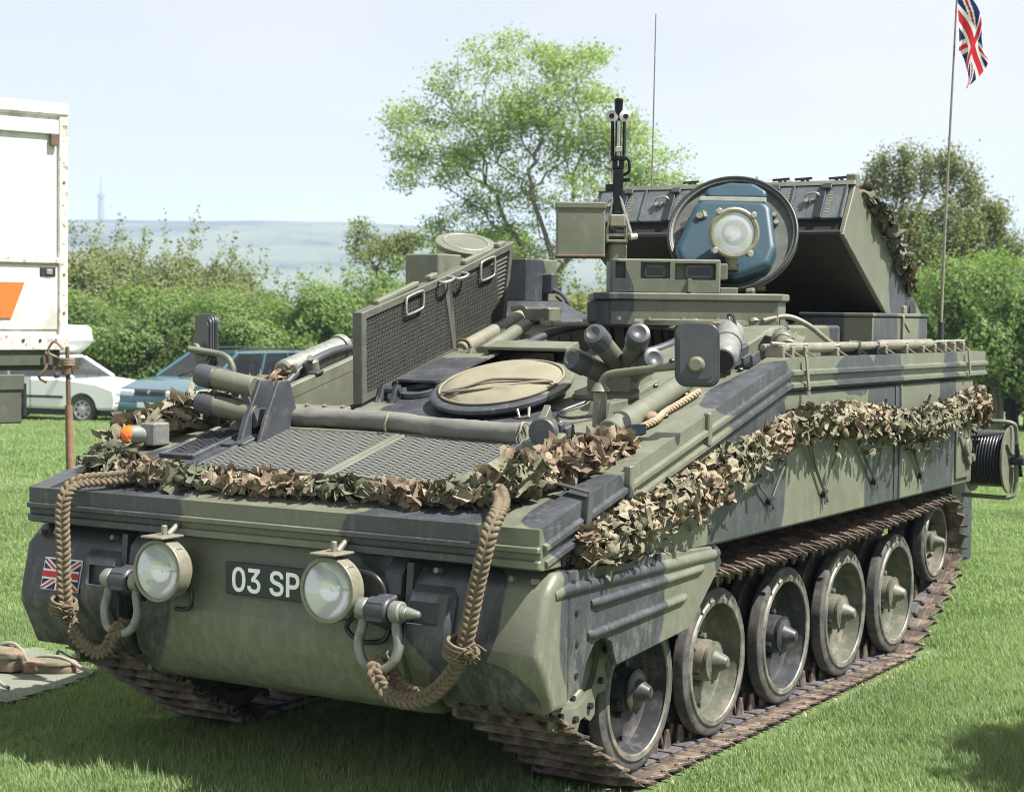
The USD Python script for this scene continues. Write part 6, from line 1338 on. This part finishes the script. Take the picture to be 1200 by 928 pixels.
def car(T, paint, Lc, W, prof, glass, wb, wr, hood_y):
    """A car with its nose at +x (local). prof: lower body outline (x, z); glass: greenhouse outline (x, z) whose sides lean in."""
    hw = W / 2
    body = prism([(x, z) for x, z in prof], -hw, hw, 'xz', .05)
    for wx in wb:
        body = cut(body, cyl((wx, -hw - .1, wr), (wx, -hw + .22, wr), wr * 1.16, n=26), cyl((wx, hw - .22, wr), (wx, hw + .1, wr), wr * 1.16, n=26))
    part(T, 'body', body, paint, 40)
    G_ = np.array(glass, float); k = len(G_); zmin, zmax = G_[:, 1].min(), G_[:, 1].max()
    lean = lambda z: hw - .05 - .17 * (z - zmin) / (zmax - zmin)
    # pillars and roof as a frame, panes between
    roof_i = np.argsort(-G_[:, 1])[:2]; tops = G_[sorted(roof_i, key=lambda i: G_[i, 0])]; bl, br = G_[np.argmin(G_[:, 0])], G_[np.argmax(G_[:, 0])]
    rl_, rr_ = tops[0], tops[1]
    def qd(a, b, c, d): return trimesh.Trimesh(np.array([a, b, c, d]), np.array([(0, 1, 2), (0, 2, 3)]), process=False)
    P3 = lambda p, s: np.array([p[0], s * lean(p[1]), p[1]])
    rf = [P3(rl_, -1), P3(rr_, -1), P3(rr_, 1), P3(rl_, 1)]
    part(T, 'roof', trimesh.convex.convex_hull(np.vstack([np.array(rf), np.array(rf) * (1, .9, 1) + (0, 0, .045)])), paint, 40)
    part(T, 'windscreen', qd(P3(br, -1) * (1, .96, 1), P3(br, 1) * (1, .96, 1), P3(rr_, 1) * (1, .95, 1), P3(rr_, -1) * (1, .95, 1)), 'car_glass', False)
    part(T, 'rear_window', qd(P3(bl, 1), P3(bl, -1), P3(rl_, -1), P3(rl_, 1)), 'car_glass', False)
    part(T, 'cabin_floor', box(bl[0] + .1, br[0] - .2, -hw + .15, hw - .15, zmin - .06, zmin - .02), 'seat_dark')
    for x in ((bl[0] + br[0]) / 2 + .25, (bl[0] + br[0]) / 2 - .65):
        for y in (-.35, .35): part(T, 'seat_back', box(x - .08, x + .06, y - .22, y + .22, zmin - .1, zmin + .28, .05), 'seat_dark')
    for s in (-1, 1):
        for a, b in ((br, rr_), (bl, rl_)): part(T, 'pillar', bar(P3(a, s), P3(b, s), .07, .05, (1, 0, 0), .01), paint)
        mids = [.40, .72] if Lc > 3.9 else [.52]
        segs = [1.0] + [1 - t for t in mids] + [0.0]
        for i in range(len(segs) - 1):
            lo0, lo1 = bl + (br - bl) * segs[i], bl + (br - bl) * segs[i + 1]; hi0, hi1 = rl_ + (rr_ - rl_) * segs[i], rl_ + (rr_ - rl_) * segs[i + 1]
            part(T, 'side_window', qd(P3(lo0, s), P3(lo1, s), P3(hi1, s), P3(hi0, s)), 'car_glass', False)
            if i: part(T, 'pillar', bar(P3(lo0, s) * (1, 1.005, 1), P3(hi0, s) * (1, 1.005, 1), .07, .03, (1, 0, 0), .008), paint)
        part(T, 'door_mirror', obox((br[0] - .30, s * (hw + .07), zmin + .06), X1, (0, 1, 0), (0, 0, 1), .10, .16, .12, .03), paint if paint == 'car_teal' else 'car_trim', 50)
        part(T, 'side_moulding', box(wb[0] + .45, wb[1] - .42, s * hw - .012, s * hw + .012, .50, .55, .004), 'car_trim')
        for i, x in enumerate(([.12, -.62] if Lc > 3.9 else [.0])):
            part(T, 'door_line', box(x - .006, x + .006, s * hw - .004, s * hw + .003, .30, zmin), 'car_trim')
            part(T, 'door_handle', box(x - .25, x - .10, s * hw - .005, s * hw + .02, zmin - .13, zmin - .10, .006), paint)
        for wx in wb:
            w = part(T, 'wheel', lathe([(wr * .66, -.10), (wr * .93, -.10), (wr, -.07), (wr, .07), (wr * .93, .10), (wr * .66, .10)], (wx, s * (hw - .11), wr), (0, s, 0), 32), 'rubber', 40)
            part(w, 'wheel_trim', lathe([(wr * .68, .085), (wr * .64, .10), (wr * .45, .075), (wr * .2, .10), (0, .105)], (wx, s * (hw - .11), wr), (0, s, 0), 28), 'hub_silver', 40)
            for j in range(8):
                a = j * math.pi / 4; part(w, 'trim_slot', cyl((wx + math.cos(a) * wr * .48, s * (hw - .035), wr + math.sin(a) * wr * .48), (wx + math.cos(a) * wr * .48, s * (hw - .012), wr + math.sin(a) * wr * .48), wr * .085, n=8), 'car_trim')
    x1 = max(p[0] for p in prof)
    for s in (-1, 1):
        part(T, 'headlamp', box(x1 - .14, x1 - .005, s * (hw - .44), s * (hw - .04), .56, .70, .03), 'lamp_clear', 50)
        part(T, 'indicator', box(x1 - .12, x1 + .012, s * (hw - .28), s * (hw - .02), .40, .455, .012), 'amber', 50)
    part(T, 'grille', box(x1 - .05, x1 + .004, -.40, .40, .59, .68, .01), 'car_trim')
    part(T, 'bumper', box(x1 - .12, x1 + .05, -hw + .02, hw - .02, .26, .46, .05), paint, 50)
    part(T, 'number_plate', box(x1 + .048, x1 + .056, -.26, .26, .36, .46, .002), 'plate_white')
    part(T, 'air_intake', box(x1 + .0, x1 + .053, -.5, .5, .27, .33, .004), 'car_trim')
    part(T, 'bonnet_badge', cyl((x1 - .02, 0, .66), (x1 + .008, 0, .66), .035, n=16), 'hub_silver')
    for y in (-.25, .2): part(T, 'wiper', bar((hood_y, y, zmin + .03), (hood_y - .25, y + .45, zmin + .16), .015, .015), 'car_trim')
    part(T, 'underbody', box(-Lc / 2 + .3, x1 - .2, -hw + .12, hw - .12, .16, .30), 'car_trim')
# blue-green estate, nose towards the camera's left
def face(px, d, head_deg):
    p = depth_pos(px, d); h = math.radians(head_deg)
    dirv = np.array([CR[0], CR[1]]) * math.cos(h) + np.array([-CF[0], -CF[1]]) * math.sin(h); return p, math.atan2(dirv[1], dirv[0])
p, rz = face(262, 40, 124)
T = thing('parked_car', 'blue-green estate car parked facing the camera by the hedge', 'car', p, rz, None, 1.1)
car(T, 'car_teal', 4.3, 1.72, [(-2.1, .30), (2.05, .28), (2.10, .45), (2.06, .72), (1.65, .86), (.95, .95), (-2.12, .95), (-2.16, .6)], [(1.08, .93), (.30, 1.40), (-1.75, 1.40), (-2.10, .93)], (-1.28, 1.33), .31, 1.05)
for s in (-1, 1): part(T, 'roof_rail', tube([(-1.5, s * .60, 1.455), (-1.3, s * .60, 1.495), (.0, s * .60, 1.495), (.2, s * .60, 1.455)], .018, 8), 'car_trim', 60)
p, rz = face(62, 40.5, 18)
T = thing('camper_van', 'white camper van with an overhanging roof pod beside the lorry', 'van', p, rz, None, 1.12)
car(T, 'car_white', 3.8, 1.62, [(-1.9, .30), (1.88, .28), (1.93, .46), (1.88, .70), (1.50, .82), (.85, .90), (-1.9, .92), (-1.95, .6)], [(.95, .89), (.36, 1.28), (-1.6, 1.28), (-1.85, .90)], (-1.2, 1.16), .285, .95)
part(T, 'camper_pod', prism([(-2.1, 1.33), (.12, 1.33), (.36, 1.52), (.42, 1.64), (.38, 1.86), (.28, 1.92), (-2.1, 1.92)], -.88, .88, 'xz', .06), 'camper_white', 40)
part(T, 'pod_band', prism([(-2.1, 1.60), (.42, 1.58), (.45, 1.63), (-2.1, 1.63)], -.90, .90, 'xz', .01), 'camper_white', 40)
part(T, 'pod_window', box(-.9, -.2, -.893, -.885, 1.70, 1.90), 'car_glass')
# ---- lorry: white box body on an olive chassis, reaching out of view to the left
o = np.array([-6.45, 4.66, 0]); u = unit((-.32, -.95, 0)); w = unit((-.95, .32, 0))
lz = math.atan2(u[1], u[0])          # local x runs along the visible side (to the left), local y = into the body
T = thing('lorry', 'tall white box-bodied lorry with an orange stripe at the left edge', 'lorry', (o[0], o[1], 0), lz)
wy = 1 if np.cross(u, w)[2] > 0 else -1
def lb(x0, x1, y0, y1, z0, z1, b=.004): return box(x0, x1, wy * y0, wy * y1, z0, z1, b)
part(T, 'box_body', lb(.03, 5.2, .03, 2.3, 1.35, 3.18, .02), 'lorry_white', 30)
part(T, 'corner_post', lb(0, .075, 0, .08, 1.31, 3.20, .008), 'lorry_frame', 30)
part(T, 'corner_post', lb(5.15, 5.23, 0, .08, 1.31, 3.2, .008), 'lorry_frame', 30); part(T, 'corner_post', lb(0, .08, 2.25, 2.33, 1.31, 3.2, .008), 'lorry_frame', 30)
part(T, 'roof_cap', lb(-.01, 5.25, -.012, 2.34, 3.13, 3.235, .02), 'lorry_white', 30)
part(T, 'top_rail', lb(.08, 5.15, .0, .03, 2.99, 3.10, .006), 'lorry_white', 30)
part(T, 'waist_rail', lb(.075, 5.15, -.004, .03, 1.985, 2.03, .006), 'lorry_frame', 30)
part(T, 'panel_seam', lb(.075, 5.15, .022, .03, 1.72, 1.735, .002), 'lorry_frame', 30)
part(T, 'bottom_rail', lb(.0, 5.2, -.006, .05, 1.31, 1.43, .006), 'lorry_frame', 30)
part(T, 'lower_panel', lb(.08, 5.15, .02, .032, 1.47, 1.97, .003), 'lorry_white', 30)
part(T, 'recessed_handle', lb(.10, .23, .012, .028, 1.885, 1.955, .003), 'car_trim'); part(T, 'handle_latch', lb(.13, .18, .0, .02, 1.90, 1.94, .004), 'bare_steel')
part(T, 'orange_stripe', (lambda m: (m.apply_scale((1, wy, 1)) or m))(prism([(.335, 1.83), (.52, 1.83), (1.1, 1.62), (1.1, 1.49), (.52, 1.49)], .012, .019, 'xz')) if False else prism([(.36, 1.835), (2.4, 1.835), (2.4, 1.56), (.47, 1.56)], wy * .008, wy * .019, 'xz'), 'stripe_orange', False)
part(T, 'bracket', lb(-.09, -.01, .3, .42, 2.84, 2.93, .006), 'lorry_white'); part(T, 'hook', bar((-.03, wy * .35, 2.83), (-.085, wy * .33, 2.75), .014, .014), 'car_trim')
for zz in (3.07, 2.95, 2.78, 2.62, 2.45, 2.3, 2.15, 1.9, 1.75, 1.6): part(T, 'rivet', cyl((.036, -wy * .004, zz), (.036, wy * .006, zz), .012, n=8), 'rusty' if zz in (2.62, 1.9, 1.6) else 'lorry_frame')
for xx in (.11, .24, .38): part(T, 'bolt', cyl((xx, -wy * .012, 1.385), (xx, wy * .01, 1.385), .013, n=8), 'car_trim')
part(T, 'top_latch', lb(.09, .15, -.012, .02, 2.90, 2.99, .004), 'rusty')
part(T, 'chassis_rail', lb(.02, 5.4, .10, .20, 1.15, 1.31, .006), 'lorry_olive'); part(T, 'chassis_rail', lb(.02, 5.4, 1.7, 1.8, 1.10, 1.31, .006), 'lorry_olive')
part(T, 'sill_plate', lb(.12, 5.2, .02, .06, 1.19, 1.31, .004), 'lorry_olive')
part(T, 'locker', lb(.36, 1.7, .05, .75, .74, 1.10, .012), 'lorry_olive', 30)
part(T, 'locker_lid', lb(.35, 1.72, .035, .06, 1.0, 1.12, .006), 'lorry_olive'); part(T, 'locker_latch', lb(.62, .68, .025, .05, .78, .88, .005), 'dark_steel'); part(T, 'locker_hinge', cyl((.345, wy * .05, .80), (.345, wy * .05, 1.05), .018, n=10), 'dark_steel')
for x in (2.4, 3.6, 6.3):
    for y in (.18, 1.95): 
        wl = part(T, 'lorry_wheel', lathe([(.30, -.14), (.46, -.14), (.5, -.10), (.5, .10), (.46, .14), (.30, .14)], (x, wy * y, .42), (0, -wy if y < 1 else wy, 0), 32), 'rubber', 40); part(wl, 'wheel_disc', lathe([(.31, .05), (.2, .02), (.12, .10), (0, .10)], (x, wy * y, .42), (0, -wy if y < 1 else wy, 0), 24), 'lorry_olive', 40)
part(T, 'axle', join(*[cyl((x, wy * .2, .42), (x, wy * 1.95, .42), .06, n=10) for x in (2.4,)]), 'lorry_olive'); part(T, 'axle', cyl((3.6, wy * .2, .42), (3.6, wy * 1.95, .42), .06, n=10), 'lorry_olive'); part(T, 'axle', cyl((6.3, wy * .2, .42), (6.3, wy * 1.95, .42), .06, n=10), 'lorry_olive')
part(T, 'cab', prism([(5.5, .75), (7.3, .75), (7.35, 1.5), (7.1, 2.45), (5.5, 2.5)], wy * .1, wy * 2.2, 'xz', .05), 'lorry_olive', 40)
part(T, 'cab_window', lb(5.9, 6.8, .085, .10, 1.6, 2.2), 'car_glass'); part(T, 'cab_frame', lb(.3, 7.0, .8, 1.0, .7, 1.12, .01), 'lorry_olive')
part(T, 'tow_loop', tube(spline([(.2, -wy * .01, 1.30), (.19, -wy * .03, 1.24), (.22, -wy * .05, 1.16), (.26, -wy * .03, 1.10), (.20, -wy * .03, 1.06)], 6), .012, 6), 'rusty', 60)
# wooden pole leaning by the lorry
q0, q1 = np.array([-6.30, 4.55, float(gh(-6.3, 4.55))]), np.array([-6.33, 4.53, 1.34])
T = thing('wooden_pole', 'brown wooden pole with a roped rusty iron top beside the lorry', 'pole', (0, 0, 0))
part(T, 'shaft', tube([q0 - (0, 0, .1), q0 + (q1 - q0) * .66], [.034, .030], 14), 'wood_pole', 60)
part(T, 'iron_top', tube([q0 + (q1 - q0) * .64, q1], [.020, .016], 10), 'rusty', 60)
part(T, 'collar', join(cyl(q1 - (0, 0, .22), q1 - (0, 0, .14), .045, n=12, bev=.006), bar(q1 + (-.09, -.05, -.17), q1 + (.09, .05, -.16), .05, .03)), 'rusty')
part(T, 'lashing', join(*[tube([q1 + np.array([math.cos(t) * .05, math.sin(t) * .05, -.10 - .02 * k]) for t in np.linspace(0, 6.28, 14)[:-1]], .011, 6, True) for k in range(3)]), 'pouch_cloth', 60)
part(T, 'rope_end', tube(spline([q1 + (-.03, 0, -.1), q1 + (-.12, -.08, -.05), q1 + (-.08, -.06, .04), q1 + (-.02, -.02, -.02)], 6), .012, 6), 'pouch_cloth', 60)

# small flag behind the launcher
T = thing('pennant_pole', 'tiny red pennant showing over the top of the launcher', 'pennant', (-4.27, 13.04, float(gh(-4.27, 13.04))))
part(T, 'pole', tube([(0, 0, 0), (0, 0, 1.8), (0, 0, 3.30)], [.022, .02, .015], 8), 'fittings', 60)
part(T, 'cloth', trimesh.Trimesh(np.array([(0, 0, 3.28), (0, 0, 3.06), (-.06, -.04, 3.0), (.05, .06, 3.10), (.03, .06, 3.22)]), np.array([(0, 1, 4), (1, 3, 4), (1, 2, 3)]), process=False), 'flag_red_cloth', 60)

# ---- haze
mn, mx = (-5600, -5600, -40), (5600, 5600, 230)
hz = usdkit.material(stage, L + 'haze_air', {'v': ('principled_volume', {'color': (.64, .79, 1.0), 'density': .00033, 'anisotropy': .0})}, [], volume='v.volume')
single('haze', box(mn[0], mx[0], mn[1], mx[1], mn[2], mx[2]), 'haze_air', kind='stuff', smooth=False)
